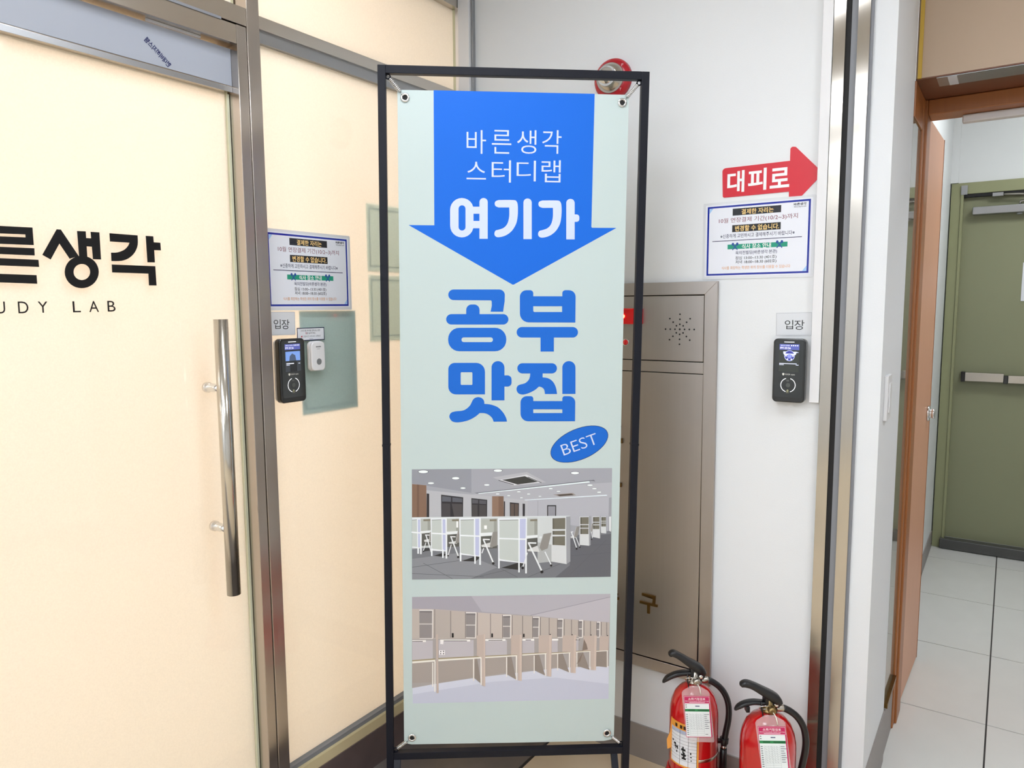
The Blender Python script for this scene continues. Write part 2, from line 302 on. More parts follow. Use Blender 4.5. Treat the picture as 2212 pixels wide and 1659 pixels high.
BIG=[
(0,[(0.1761,0.5728),(0.1765,0.5694),(0.1779,0.5660),(0.1802,0.5630),(0.1832,0.5607),(0.1866,0.5593),(0.1900,0.5589),(0.3103,0.5578),(0.3141,0.5583),(0.3178,0.5597),(0.3211,0.5623),(0.3236,0.5656),(0.3250,0.5694),(0.3253,0.5731),(0.3248,0.5885),(0.3210,0.6163),(0.2877,0.6165),(0.2908,0.6011),(0.2905,0.5896),(0.2903,0.5889),(0.2900,0.5881),(0.2895,0.5875),(0.2889,0.5870),(0.2881,0.5867),(0.2874,0.5866),(0.1898,0.5866),(0.1865,0.5862),(0.1831,0.5848),(0.1801,0.5826),(0.1779,0.5796),(0.1765,0.5762),(0.1761,0.5729)]),
(0,[(0.1704,0.6371),(0.1708,0.6338),(0.1722,0.6305),(0.1744,0.6275),(0.1774,0.6252),(0.1807,0.6239),(0.1840,0.6234),(0.3213,0.6225),(0.3247,0.6229),(0.3280,0.6242),(0.3310,0.6264),(0.3333,0.6294),(0.3347,0.6327),(0.3351,0.6360),(0.3351,0.6363),(0.3348,0.6397),(0.3334,0.6430),(0.3312,0.6460),(0.3282,0.6483),(0.3249,0.6497),(0.3215,0.6501),(0.1840,0.6509),(0.1807,0.6505),(0.1773,0.6492),(0.1744,0.6470),(0.1721,0.6441),(0.1708,0.6407),(0.1704,0.6374)]),
(0,[(0.2233,0.6121),(0.2237,0.6086),(0.2251,0.6051),(0.2274,0.6020),(0.2305,0.5996),(0.2340,0.5982),(0.2375,0.5978),(0.2443,0.5977),(0.2478,0.5981),(0.2512,0.5995),(0.2544,0.6018),(0.2567,0.6049),(0.2581,0.6083),(0.2586,0.6118),(0.2586,0.6260),(0.2233,0.6263)]),
(0,[(0.1756,0.6891),(0.1765,0.6819),(0.1794,0.6747),(0.1842,0.6682),(0.1906,0.6633),(0.1978,0.6604),(0.2050,0.6595),(0.3001,0.6589),(0.3073,0.6598),(0.3146,0.6626),(0.3211,0.6675),(0.3260,0.6739),(0.3290,0.6811),(0.3299,0.6883),(0.3299,0.6915),(0.3291,0.6987),(0.3263,0.7060),(0.3214,0.7125),(0.3149,0.7175),(0.3077,0.7204),(0.3004,0.7213),(0.2050,0.7217),(0.1978,0.7208),(0.1906,0.7180),(0.1841,0.7131),(0.1793,0.7067),(0.1764,0.6994),(0.1756,0.6922)],[[(0.2109,0.6908),(0.2111,0.6893),(0.2117,0.6878),(0.2127,0.6864),(0.2141,0.6854),(0.2156,0.6848),(0.2171,0.6846),(0.2881,0.6842),(0.2896,0.6844),(0.2911,0.6850),(0.2925,0.6860),(0.2935,0.6874),(0.2941,0.6889),(0.2943,0.6904),(0.2943,0.6907),(0.2941,0.6922),(0.2935,0.6938),(0.2925,0.6951),(0.2912,0.6962),(0.2896,0.6968),(0.2881,0.6970),(0.2171,0.6973),(0.2156,0.6971),(0.2141,0.6965),(0.2127,0.6955),(0.2117,0.6942),(0.2111,0.6926),(0.2109,0.6911)]]),
(0,[(0.3651,0.5764),(0.3656,0.5722),(0.3673,0.5680),(0.3701,0.5642),(0.3739,0.5613),(0.3781,0.5596),(0.3824,0.5591),(0.3923,0.5590),(0.3943,0.5592),(0.3963,0.5600),(0.3981,0.5613),(0.3994,0.5630),(0.4003,0.5649),(0.4005,0.5669),(0.4006,0.5749),(0.4781,0.5743),(0.4780,0.5662),(0.4782,0.5643),(0.4789,0.5623),(0.4802,0.5605),(0.4820,0.5592),(0.4840,0.5584),(0.4860,0.5581),(0.4958,0.5581),(0.5001,0.5586),(0.5045,0.5602),(0.5083,0.5631),(0.5113,0.5669),(0.5131,0.5712),(0.5137,0.5754),(0.5142,0.6436),(0.3891,0.6439),(0.3834,0.6432),(0.3777,0.6409),(0.3725,0.6371),(0.3686,0.6321),(0.3663,0.6264),(0.3656,0.6207)],[[(0.4009,0.6012),(0.4779,0.6006),(0.4782,0.6158),(0.4049,0.6163),(0.4039,0.6162),(0.4030,0.6159),(0.4022,0.6153),(0.4016,0.6145),(0.4012,0.6135),(0.4011,0.6126)]]),
(0,[(0.3573,0.6704),(0.3577,0.6670),(0.3590,0.6636),(0.3613,0.6605),(0.3644,0.6582),(0.3678,0.6568),(0.3712,0.6563),(0.5075,0.6555),(0.5110,0.6559),(0.5145,0.6573),(0.5176,0.6596),(0.5200,0.6626),(0.5215,0.6661),(0.5220,0.6695),(0.5220,0.6695),(0.5216,0.6730),(0.5203,0.6764),(0.5180,0.6795),(0.5149,0.6819),(0.5115,0.6833),(0.5080,0.6837),(0.3715,0.6844),(0.3681,0.6840),(0.3646,0.6826),(0.3615,0.6803),(0.3591,0.6773),(0.3577,0.6738),(0.3573,0.6704)]),
(0,[(0.4213,0.6810),(0.4572,0.6808),(0.4578,0.7216),(0.4219,0.7218)]),
(0,[(0.1757,0.7700),(0.1762,0.7658),(0.1779,0.7616),(0.1807,0.7578),(0.1845,0.7549),(0.1887,0.7533),(0.1929,0.7527),(0.2499,0.7525),(0.2556,0.7532),(0.2614,0.7555),(0.2665,0.7594),(0.2704,0.7645),(0.2727,0.7703),(0.2735,0.7761),(0.2737,0.8374),(0.1959,0.8375),(0.1909,0.8369),(0.1859,0.8349),(0.1815,0.8315),(0.1782,0.8270),(0.1762,0.8219),(0.1756,0.8169)],[[(0.2087,0.7803),(0.2088,0.7797),(0.2091,0.7791),(0.2095,0.7785),(0.2100,0.7781),(0.2106,0.7779),(0.2112,0.7778),(0.2375,0.7777),(0.2381,0.7778),(0.2387,0.7780),(0.2392,0.7785),(0.2397,0.7790),(0.2399,0.7796),(0.2400,0.7802),(0.2400,0.8093),(0.2400,0.8099),(0.2397,0.8105),(0.2393,0.8111),(0.2388,0.8115),(0.2381,0.8117),(0.2375,0.8118),(0.2112,0.8118),(0.2106,0.8118),(0.2100,0.8115),(0.2095,0.8111),(0.2090,0.8106),(0.2088,0.8099),(0.2087,0.8093)]]),
(0,[(0.2910,0.7647),(0.2914,0.7605),(0.2931,0.7564),(0.2958,0.7527),(0.2995,0.7498),(0.3037,0.7482),(0.3078,0.7476),(0.3084,0.7476),(0.3125,0.7481),(0.3167,0.7498),(0.3204,0.7526),(0.3232,0.7563),(0.3249,0.7604),(0.3255,0.7646),(0.3261,0.8536),(0.2914,0.8536)]),
(0,[(0.3237,0.7860),(0.3343,0.7860),(0.3368,0.7863),(0.3394,0.7874),(0.3417,0.7891),(0.3435,0.7914),(0.3445,0.7940),(0.3449,0.7966),(0.3450,0.8055),(0.3447,0.8081),(0.3437,0.8107),(0.3419,0.8130),(0.3396,0.8147),(0.3371,0.8158),(0.3345,0.8161),(0.3239,0.8161)]),
(0,[(0.1946,0.8835),(0.1997,0.8829),(0.2057,0.8825),(0.2118,0.8818),(0.2172,0.8804),(0.2218,0.8780),(0.2260,0.8751),(0.2297,0.8717),(0.2329,0.8683),(0.2355,0.8645),(0.2374,0.8604),(0.2391,0.8565),(0.2407,0.8533),(0.2423,0.8510),(0.2438,0.8494),(0.2453,0.8481),(0.2470,0.8470),(0.2491,0.8460),(0.2515,0.8453),(0.2540,0.8448),(0.2564,0.8447),(0.2589,0.8451),(0.2614,0.8458),(0.2638,0.8467),(0.2659,0.8479),(0.2676,0.8494),(0.2691,0.8511),(0.2703,0.8530),(0.2712,0.8549),(0.2718,0.8571),(0.2721,0.8595),(0.2722,0.8617),(0.2722,0.8632),(0.2753,0.8634),(0.2797,0.8637),(0.2847,0.8642),(0.2896,0.8651),(0.2943,0.8664),(0.2992,0.8680),(0.3041,0.8700),(0.3085,0.8724),(0.3126,0.8755),(0.3164,0.8792),(0.3198,0.8831),(0.3229,0.8868),(0.3254,0.8905),(0.3276,0.8943),(0.3294,0.8979),(0.3309,0.9012),(0.3320,0.9043),(0.3327,0.9073),(0.3331,0.9098),(0.3335,0.9115),(0.3261,0.9116),(0.3154,0.9116),(0.3047,0.9117),(0.2974,0.9118),(0.2967,0.9098),(0.2957,0.9070),(0.2945,0.9040),(0.2929,0.9012),(0.2909,0.8988),(0.2886,0.8965),(0.2860,0.8944),(0.2834,0.8926),(0.2808,0.8911),(0.2780,0.8899),(0.2752,0.8891),(0.2723,0.8884),(0.2690,0.8880),(0.2653,0.8880),(0.2620,0.8880),(0.2597,0.8881),(0.2576,0.8900),(0.2545,0.8928),(0.2509,0.8958),(0.2471,0.8986),(0.2432,0.9010),(0.2389,0.9034),(0.2344,0.9056),(0.2298,0.9075),(0.2251,0.9091),(0.2203,0.9104),(0.2155,0.9115),(0.2109,0.9123),(0.2067,0.9129),(0.2026,0.9133),(0.1987,0.9134),(0.1952,0.9132),(0.1920,0.9127),(0.1891,0.9119),(0.1865,0.9107),(0.1842,0.9091),(0.1821,0.9068),(0.1803,0.9040),(0.1789,0.9010),(0.1782,0.8982),(0.1784,0.8954),(0.1793,0.8925),(0.1808,0.8898),(0.1827,0.8877),(0.1849,0.8862),(0.1875,0.8851),(0.1907,0.8844)]),
(0,[(0.3601,0.7667),(0.3604,0.7634),(0.3617,0.7601),(0.3639,0.7571),(0.3669,0.7549),(0.3702,0.7535),(0.3735,0.7531),(0.4529,0.7529),(0.4563,0.7533),(0.4596,0.7546),(0.4626,0.7568),(0.4649,0.7598),(0.4663,0.7631),(0.4667,0.7664),(0.4668,0.7667),(0.4664,0.7701),(0.4651,0.7734),(0.4629,0.7764),(0.4600,0.7786),(0.4567,0.7800),(0.4533,0.7804),(0.3737,0.7806),(0.3704,0.7802),(0.3671,0.7788),(0.3641,0.7766),(0.3618,0.7737),(0.3605,0.7703),(0.3601,0.7670)]),
(0,[(0.3952,0.7786),(0.4020,0.7786),(0.4119,0.7786),(0.4218,0.7786),(0.4286,0.7785),(0.4285,0.7810),(0.4284,0.7847),(0.4283,0.7884),(0.4282,0.7909),(0.4310,0.7913),(0.4351,0.7917),(0.4397,0.7925),(0.4437,0.7937),(0.4472,0.7954),(0.4506,0.7975),(0.4537,0.8000),(0.4565,0.8029),(0.4590,0.8062),(0.4612,0.8100),(0.4631,0.8140),(0.4647,0.8182),(0.4660,0.8229),(0.4670,0.8282),(0.4677,0.8330),(0.4682,0.8363),(0.4615,0.8363),(0.4518,0.8364),(0.4421,0.8364),(0.4354,0.8364),(0.4351,0.8341),(0.4347,0.8309),(0.4340,0.8274),(0.4331,0.8246),(0.4318,0.8225),(0.4302,0.8208),(0.4284,0.8194),(0.4266,0.8182),(0.4246,0.8173),(0.4223,0.8167),(0.4202,0.8163),(0.4187,0.8160),(0.4169,0.8177),(0.4143,0.8202),(0.4112,0.8230),(0.4077,0.8256),(0.4038,0.8279),(0.3994,0.8302),(0.3948,0.8324),(0.3904,0.8342),(0.3862,0.8356),(0.3821,0.8367),(0.3782,0.8374),(0.3746,0.8377),(0.3714,0.8374),(0.3684,0.8368),(0.3658,0.8357),(0.3635,0.8342),(0.3616,0.8322),(0.3601,0.8298),(0.3590,0.8272),(0.3584,0.8247),(0.3583,0.8222),(0.3588,0.8196),(0.3597,0.8171),(0.3608,0.8151),(0.3622,0.8136),(0.3638,0.8125),(0.3657,0.8116),(0.3680,0.8107),(0.3709,0.8098),(0.3742,0.8091),(0.3776,0.8083),(0.3806,0.8072),(0.3833,0.8055),(0.3859,0.8036),(0.3881,0.8014),(0.3900,0.7992),(0.3915,0.7970),(0.3925,0.7947),(0.3933,0.7922),(0.3940,0.7897),(0.3945,0.7868),(0.3948,0.7836),(0.3950,0.7806)]),
(0,[(0.4813,0.7645),(0.4817,0.7602),(0.4834,0.7560),(0.4862,0.7522),(0.4899,0.7493),(0.4942,0.7476),(0.4984,0.7470),(0.4990,0.7470),(0.5033,0.7475),(0.5076,0.7492),(0.5115,0.7521),(0.5144,0.7559),(0.5162,0.7601),(0.5168,0.7644),(0.5182,0.8360),(0.4825,0.8360)]),
(0,[(0.3695,0.8594),(0.3699,0.8552),(0.3716,0.8509),(0.3743,0.8472),(0.3780,0.8443),(0.3822,0.8427),(0.3864,0.8421),(0.3972,0.8421),(0.3988,0.8423),(0.4004,0.8430),(0.4019,0.8441),(0.4030,0.8455),(0.4037,0.8472),(0.4039,0.8488),(0.4040,0.8555),(0.4828,0.8555),(0.4827,0.8488),(0.4829,0.8472),(0.4835,0.8455),(0.4846,0.8441),(0.4860,0.8429),(0.4876,0.8423),(0.4893,0.8421),(0.5005,0.8421),(0.5047,0.8426),(0.5090,0.8443),(0.5129,0.8472),(0.5158,0.8510),(0.5175,0.8553),(0.5181,0.8596),(0.5183,0.9108),(0.3906,0.9106),(0.3856,0.9100),(0.3805,0.9080),(0.3759,0.9045),(0.3725,0.8999),(0.3704,0.8948),(0.3698,0.8897)],[[(0.4042,0.8779),(0.4832,0.8780),(0.4834,0.8882),(0.4044,0.8882)]]),
]
BADGE=[
(2,[(0.6085,0.9411),(0.6102,0.9477),(0.6101,0.9549),(0.6080,0.9626),(0.6040,0.9707),(0.5983,0.9788),(0.5908,0.9867),(0.5819,0.9944),(0.5718,1.0016),(0.5607,1.0081),(0.5488,1.0137),(0.5365,1.0184),(0.5241,1.0220),(0.5118,1.0244),(0.5001,1.0255),(0.4891,1.0254),(0.4792,1.0240),(0.4706,1.0214),(0.4635,1.0176),(0.4580,1.0128),(0.4544,1.0070),(0.4527,1.0003),(0.4529,0.9931),(0.4550,0.9854),(0.4591,0.9774),(0.4648,0.9693),(0.4723,0.9614),(0.4811,0.9537),(0.4912,0.9466),(0.5023,0.9402),(0.5141,0.9345),(0.5264,0.9299),(0.5387,0.9263),(0.5509,0.9239),(0.5626,0.9227),(0.5735,0.9228),(0.5835,0.9242),(0.5921,0.9268),(0.5993,0.9305),(0.6048,0.9353)]),
(0,[(0.6073,0.9416),(0.6090,0.9480),(0.6088,0.9550),(0.6067,0.9626),(0.6028,0.9704),(0.5971,0.9783),(0.5897,0.9861),(0.5809,0.9936),(0.5709,1.0006),(0.5599,1.0070),(0.5483,1.0125),(0.5362,1.0171),(0.5239,1.0207),(0.5119,1.0231),(0.5004,1.0243),(0.4896,1.0242),(0.4798,1.0229),(0.4714,1.0204),(0.4644,1.0168),(0.4591,1.0121),(0.4556,1.0064),(0.4539,1.0000),(0.4542,0.9930),(0.4563,0.9855),(0.4603,0.9777),(0.4660,0.9698),(0.4734,0.9620),(0.4821,0.9546),(0.4921,0.9476),(0.5030,0.9413),(0.5147,0.9357),(0.5267,0.9311),(0.5389,0.9276),(0.5508,0.9252),(0.5623,0.9240),(0.5731,0.9240),(0.5828,0.9253),(0.5913,0.9278),(0.5983,0.9313),(0.6037,0.9360)]),
]
PIC1=[
((157,158,166),[(0.0769,1.0419),(0.6234,1.0413),(0.6268,1.3515),(0.0750,1.3520)]),
((142,144,152),[(0.0769,1.0419),(0.2376,1.0416),(0.2377,1.1084),(0.0766,1.0810)]),
((170,171,178),[(0.3519,1.0975),(0.6236,1.0816),(0.6241,1.1260),(0.3838,1.1300),(0.2377,1.1128)]),
((176,177,182),[(0.0765,1.0955),(0.1171,1.1002),(0.3939,1.1301),(0.3950,1.1774),(0.0758,1.1789)]),
((172,173,181),[(0.3925,1.1307),(0.6168,1.1247),(0.6253,1.2214),(0.3930,1.1804)]),
((150,151,158),[(0.6168,1.1247),(0.6243,1.1236),(0.6253,1.2214),(0.6171,1.2214)]),
((126,100,84),[(0.0771,1.0825),(0.1158,1.0865),(0.1161,1.1778),(0.0764,1.1786)]),
((112,88,74),[(0.0904,1.0837),(0.0960,1.0843),(0.0954,1.1776),(0.0897,1.1775)]),
((46,43,46),[(0.1165,1.1089),(0.1233,1.1099),(0.1229,1.1767),(0.1161,1.1772)]),
((118,94,80),[(0.2942,1.1182),(0.3257,1.1184),(0.3267,1.1756),(0.2945,1.1753)]),
((135,110,94),[(0.2942,1.1182),(0.3120,1.1189),(0.3123,1.1755),(0.2945,1.1753)]),
((52,46,46),[(0.3264,1.1325),(0.3299,1.1331),(0.3299,1.1753),(0.3267,1.1753)]),
((48,46,50),[(0.1556,1.1127),(0.2155,1.1205),(0.2149,1.1766),(0.1559,1.1761)]),
((48,46,50),[(0.2377,1.1230),(0.2809,1.1280),(0.2808,1.1764),(0.2384,1.1760)]),
((48,46,50),[(0.3428,1.1356),(0.3681,1.1382),(0.3679,1.1760),(0.3434,1.1758)]),
((48,46,50),[(0.3782,1.1394),(0.3845,1.1401),(0.3846,1.1761),(0.3785,1.1761)]),
((92,94,102),[(0.1581,1.1166),(0.1822,1.1197),(0.1822,1.1328),(0.1581,1.1318)]),
((88,90,98),[(0.1859,1.1203),(0.2132,1.1237),(0.2127,1.1346),(0.1859,1.1332)]),
((70,67,70),[(0.1580,1.1370),(0.1802,1.1378),(0.1807,1.1749),(0.1579,1.1746)]),
((75,72,74),[(0.1842,1.1381),(0.2127,1.1392),(0.2127,1.1751),(0.1907,1.1749)]),
((84,84,90),[(0.2400,1.1260),(0.2563,1.1279),(0.2563,1.1384),(0.2400,1.1377)]),
((84,84,90),[(0.2591,1.1285),(0.2783,1.1304),(0.2783,1.1404),(0.2592,1.1390)]),
((72,69,70),[(0.2400,1.1412),(0.2549,1.1417),(0.2550,1.1749),(0.2401,1.1748)]),
((72,69,70),[(0.2592,1.1420),(0.2783,1.1427),(0.2785,1.1752),(0.2593,1.1750)]),
((92,80,74),[(0.3451,1.1392),(0.3546,1.1398),(0.3549,1.1753),(0.3454,1.1752)]),
((92,80,74),[(0.3566,1.1401),(0.3661,1.1408),(0.3661,1.1754),(0.3569,1.1753)]),
((172,173,178),[(0.2960,1.0655),(0.3887,1.0509),(0.4422,1.0799),(0.3504,1.0892)]),
((205,207,210),[(0.3117,1.0732),(0.3874,1.0582),(0.4307,1.0804),(0.3547,1.0875)]),
((60,60,58),[(0.3208,1.0727),(0.3831,1.0625),(0.4192,1.0786),(0.3639,1.0858)]),
((60,60,60),[(0.3115,1.0743),(0.3530,1.0872),(0.3535,1.0855),(0.3120,1.0726)]),
((60,60,60),[(0.3914,1.0657),(0.4289,1.0818),(0.4296,1.0802),(0.3921,1.0641)]),
((110,112,118),[(0.2463,1.1084),(0.5735,1.0739),(0.5779,1.0784),(0.5677,1.0768),(0.2548,1.1108)]),
((225,236,242),[(0.2548,1.1097),(0.5605,1.0777),(0.5626,1.0812),(0.2591,1.1109)]),
((150,140,136),[(0.4614,1.1144),(0.5163,1.1104),(0.5251,1.1170),(0.4788,1.1201)]),
((78,70,64),[(0.4715,1.1154),(0.5120,1.1124),(0.5193,1.1166),(0.4803,1.1193)]),
((222,232,238),[(0.3824,1.1288),(0.6093,1.1164),(0.6123,1.1188),(0.3853,1.1303)]),
((95,98,106),[(0.1224,1.0488),(0.1204,1.0513),(0.1149,1.0532),(0.1075,1.0538),(0.1001,1.0531),(0.0947,1.0512),(0.0927,1.0486),(0.0947,1.0461),(0.1002,1.0443),(0.1076,1.0437),(0.1150,1.0444),(0.1204,1.0463)]),
((232,243,250),[(0.1208,1.0488),(0.1190,1.0508),(0.1141,1.0523),(0.1075,1.0528),(0.1009,1.0522),(0.0961,1.0507),(0.0943,1.0487),(0.0961,1.0466),(0.1009,1.0452),(0.1076,1.0447),(0.1142,1.0453),(0.1190,1.0468)]),
((95,98,106),[(0.2065,1.0673),(0.2050,1.0695),(0.2008,1.0710),(0.1951,1.0716),(0.1893,1.0710),(0.1852,1.0693),(0.1836,1.0672),(0.1852,1.0650),(0.1894,1.0634),(0.1951,1.0629),(0.2008,1.0635),(0.2050,1.0651)]),
((232,243,250),[(0.2053,1.0673),(0.2039,1.0690),(0.2002,1.0703),(0.1951,1.0707),(0.1900,1.0702),(0.1862,1.0689),(0.1849,1.0672),(0.1862,1.0654),(0.1900,1.0642),(0.1951,1.0637),(0.2002,1.0642),(0.2039,1.0655)]),
((95,98,106),[(0.1380,1.0805),(0.1367,1.0822),(0.1331,1.0833),(0.1282,1.0838),(0.1233,1.0833),(0.1197,1.0821),(0.1184,1.0804),(0.1197,1.0788),(0.1233,1.0776),(0.1283,1.0772),(0.1332,1.0777),(0.1367,1.0789)]),
((232,243,250),[(0.1370,1.0805),(0.1358,1.0818),(0.1326,1.0828),(0.1282,1.0831),(0.1238,1.0827),(0.1206,1.0817),(0.1195,1.0804),(0.1207,1.0791),(0.1239,1.0782),(0.1282,1.0779),(0.1326,1.0782),(0.1358,1.0792)]),
((95,98,106),[(0.2232,1.0948),(0.2221,1.0963),(0.2191,1.0973),(0.2149,1.0977),(0.2108,1.0973),(0.2078,1.0962),(0.2067,1.0947),(0.2078,1.0932),(0.2108,1.0922),(0.2149,1.0918),(0.2191,1.0923),(0.2221,1.0933)]),
((232,243,250),[(0.2223,1.0948),(0.2213,1.0960),(0.2186,1.0968),(0.2149,1.0971),(0.2112,1.0968),(0.2085,1.0959),(0.2075,1.0947),(0.2085,1.0935),(0.2112,1.0927),(0.2149,1.0924),(0.2186,1.0928),(0.2213,1.0936)]),
((95,98,106),[(0.2885,1.0865),(0.2873,1.0879),(0.2840,1.0890),(0.2796,1.0893),(0.2751,1.0889),(0.2718,1.0878),(0.2706,1.0864),(0.2718,1.0849),(0.2751,1.0839),(0.2795,1.0835),(0.2840,1.0839),(0.2873,1.0850)]),
((232,243,250),[(0.2875,1.0865),(0.2865,1.0876),(0.2835,1.0885),(0.2795,1.0888),(0.2756,1.0884),(0.2726,1.0875),(0.2716,1.0864),(0.2726,1.0852),(0.2755,1.0844),(0.2795,1.0841),(0.2835,1.0844),(0.2864,1.0853)]),
((95,98,106),[(0.3230,1.0467),(0.3212,1.0491),(0.3163,1.0508),(0.3096,1.0514),(0.3029,1.0507),(0.2980,1.0489),(0.2962,1.0466),(0.2979,1.0442),(0.3028,1.0425),(0.3095,1.0419),(0.3162,1.0426),(0.3211,1.0443)]),
((232,243,250),[(0.3215,1.0467),(0.3199,1.0486),(0.3156,1.0500),(0.3096,1.0504),(0.3036,1.0499),(0.2992,1.0485),(0.2976,1.0466),(0.2992,1.0447),(0.3035,1.0433),(0.3095,1.0429),(0.3155,1.0434),(0.3199,1.0448)]),
((95,98,106),[(0.5339,1.0546),(0.5323,1.0568),(0.5275,1.0584),(0.5211,1.0589),(0.5146,1.0583),(0.5099,1.0567),(0.5081,1.0545),(0.5098,1.0523),(0.5145,1.0507),(0.5209,1.0501),(0.5274,1.0508),(0.5322,1.0524)]),
((232,243,250),[(0.5326,1.0546),(0.5310,1.0564),(0.5268,1.0576),(0.5211,1.0581),(0.5153,1.0576),(0.5110,1.0562),(0.5095,1.0545),(0.5110,1.0527),(0.5152,1.0515),(0.5209,1.0510),(0.5267,1.0515),(0.5310,1.0528)]),
((95,98,106),[(0.5722,1.0890),(0.5710,1.0904),(0.5677,1.0915),(0.5631,1.0918),(0.5586,1.0914),(0.5552,1.0903),(0.5540,1.0888),(0.5552,1.0874),(0.5585,1.0863),(0.5630,1.0859),(0.5676,1.0864),(0.5709,1.0875)]),
((232,243,250),[(0.5712,1.0889),(0.5701,1.0901),(0.5672,1.0910),(0.5631,1.0913),(0.5590,1.0909),(0.5561,1.0900),(0.5549,1.0888),(0.5560,1.0877),(0.5590,1.0868),(0.5630,1.0865),(0.5671,1.0869),(0.5701,1.0878)]),
((95,98,106),[(0.4619,1.0979),(0.4610,1.0990),(0.4584,1.0998),(0.4549,1.1001),(0.4513,1.0998),(0.4487,1.0989),(0.4477,1.0978),(0.4487,1.0967),(0.4512,1.0959),(0.4548,1.0957),(0.4583,1.0960),(0.4610,1.0968)]),
((232,243,250),[(0.4612,1.0979),(0.4603,1.0988),(0.4580,1.0994),(0.4548,1.0996),(0.4517,1.0994),(0.4493,1.0987),(0.4485,1.0978),(0.4493,1.0970),(0.4516,1.0963),(0.4548,1.0961),(0.4580,1.0964),(0.4603,1.0970)]),
((95,98,106),[(0.3736,1.1061),(0.3728,1.1070),(0.3704,1.1077),(0.3672,1.1079),(0.3640,1.1076),(0.3616,1.1070),(0.3608,1.1060),(0.3616,1.1051),(0.3640,1.1045),(0.3672,1.1042),(0.3704,1.1045),(0.3728,1.1052)]),
((232,243,250),[(0.3729,1.1061),(0.3722,1.1068),(0.3701,1.1074),(0.3672,1.1075),(0.3643,1.1073),(0.3622,1.1068),(0.3615,1.1060),(0.3622,1.1053),(0.3643,1.1048),(0.3672,1.1046),(0.3701,1.1048),(0.3722,1.1054)]),
((95,98,106),[(0.3158,1.1119),(0.3149,1.1128),(0.3126,1.1134),(0.3094,1.1137),(0.3062,1.1134),(0.3038,1.1127),(0.3030,1.1118),(0.3038,1.1109),(0.3062,1.1102),(0.3094,1.1100),(0.3126,1.1103),(0.3149,1.1109)]),
((232,243,250),[(0.3151,1.1119),(0.3143,1.1126),(0.3122,1.1131),(0.3094,1.1133),(0.3065,1.1131),(0.3044,1.1125),(0.3037,1.1118),(0.3044,1.1111),(0.3065,1.1105),(0.3094,1.1104),(0.3122,1.1106),(0.3143,1.1111)]),
((95,98,106),[(0.3452,1.1168),(0.3445,1.1175),(0.3425,1.1180),(0.3398,1.1182),(0.3370,1.1180),(0.3350,1.1174),(0.3343,1.1167),(0.3350,1.1160),(0.3370,1.1155),(0.3398,1.1153),(0.3425,1.1155),(0.3445,1.1160)]),
((232,243,250),[(0.3446,1.1168),(0.3440,1.1174),(0.3422,1.1178),(0.3398,1.1179),(0.3373,1.1177),(0.3355,1.1173),(0.3349,1.1167),(0.3355,1.1161),(0.3373,1.1157),(0.3398,1.1156),(0.3422,1.1157),(0.3440,1.1162)]),
((95,98,106),[(0.4001,1.1128),(0.3993,1.1137),(0.3972,1.1144),(0.3943,1.1146),(0.3914,1.1143),(0.3893,1.1136),(0.3885,1.1127),(0.3892,1.1118),(0.3914,1.1111),(0.3943,1.1109),(0.3972,1.1112),(0.3993,1.1119)]),
((232,243,250),[(0.3995,1.1128),(0.3988,1.1135),(0.3969,1.1140),(0.3943,1.1142),(0.3917,1.1140),(0.3898,1.1134),(0.3891,1.1127),(0.3898,1.1120),(0.3917,1.1114),(0.3943,1.1113),(0.3968,1.1115),(0.3987,1.1120)]),
((95,98,106),[(0.4828,1.1057),(0.4819,1.1066),(0.4796,1.1073),(0.4763,1.1075),(0.4731,1.1073),(0.4707,1.1066),(0.4698,1.1056),(0.4707,1.1047),(0.4730,1.1041),(0.4763,1.1038),(0.4795,1.1041),(0.4819,1.1048)]),
((232,243,250),[(0.4821,1.1057),(0.4813,1.1065),(0.4792,1.1070),(0.4763,1.1072),(0.4734,1.1069),(0.4713,1.1064),(0.4705,1.1056),(0.4713,1.1049),(0.4734,1.1044),(0.4763,1.1042),(0.4792,1.1044),(0.4813,1.1050)]),
((95,98,106),[(0.5833,1.0988),(0.5822,1.0999),(0.5794,1.1007),(0.5755,1.1009),(0.5716,1.1006),(0.5687,1.0998),(0.5677,1.0987),(0.5687,1.0976),(0.5715,1.0968),(0.5754,1.0965),(0.5793,1.0968),(0.5822,1.0977)]),
((232,243,250),[(0.5824,1.0988),(0.5815,1.0996),(0.5790,1.1003),(0.5755,1.1005),(0.5720,1.1002),(0.5694,1.0996),(0.5685,1.0987),(0.5694,1.0978),(0.5719,1.0972),(0.5754,1.0969),(0.5789,1.0972),(0.5815,1.0979)]),
((95,98,106),[(0.5959,1.1089),(0.5950,1.1100),(0.5924,1.1108),(0.5888,1.1111),(0.5852,1.1107),(0.5826,1.1099),(0.5816,1.1088),(0.5825,1.1077),(0.5851,1.1069),(0.5887,1.1066),(0.5923,1.1070),(0.5949,1.1078)]),
((232,243,250),[(0.5952,1.1089),(0.5943,1.1098),(0.5920,1.1104),(0.5888,1.1106),(0.5856,1.1104),(0.5832,1.1097),(0.5824,1.1088),(0.5832,1.1079),(0.5855,1.1073),(0.5887,1.1071),(0.5919,1.1073),(0.5943,1.1080)]),
((95,98,106),[(0.4306,1.1192),(0.4299,1.1199),(0.4280,1.1205),(0.4255,1.1206),(0.4229,1.1204),(0.4210,1.1199),(0.4203,1.1191),(0.4210,1.1184),(0.4228,1.1179),(0.4254,1.1177),(0.4280,1.1179),(0.4299,1.1185)]),
((232,243,250),[(0.4300,1.1192),(0.4294,1.1198),(0.4278,1.1202),(0.4255,1.1203),(0.4231,1.1202),(0.4215,1.1197),(0.4208,1.1191),(0.4214,1.1185),(0.4231,1.1181),(0.4254,1.1180),(0.4277,1.1182),(0.4294,1.1186)]),
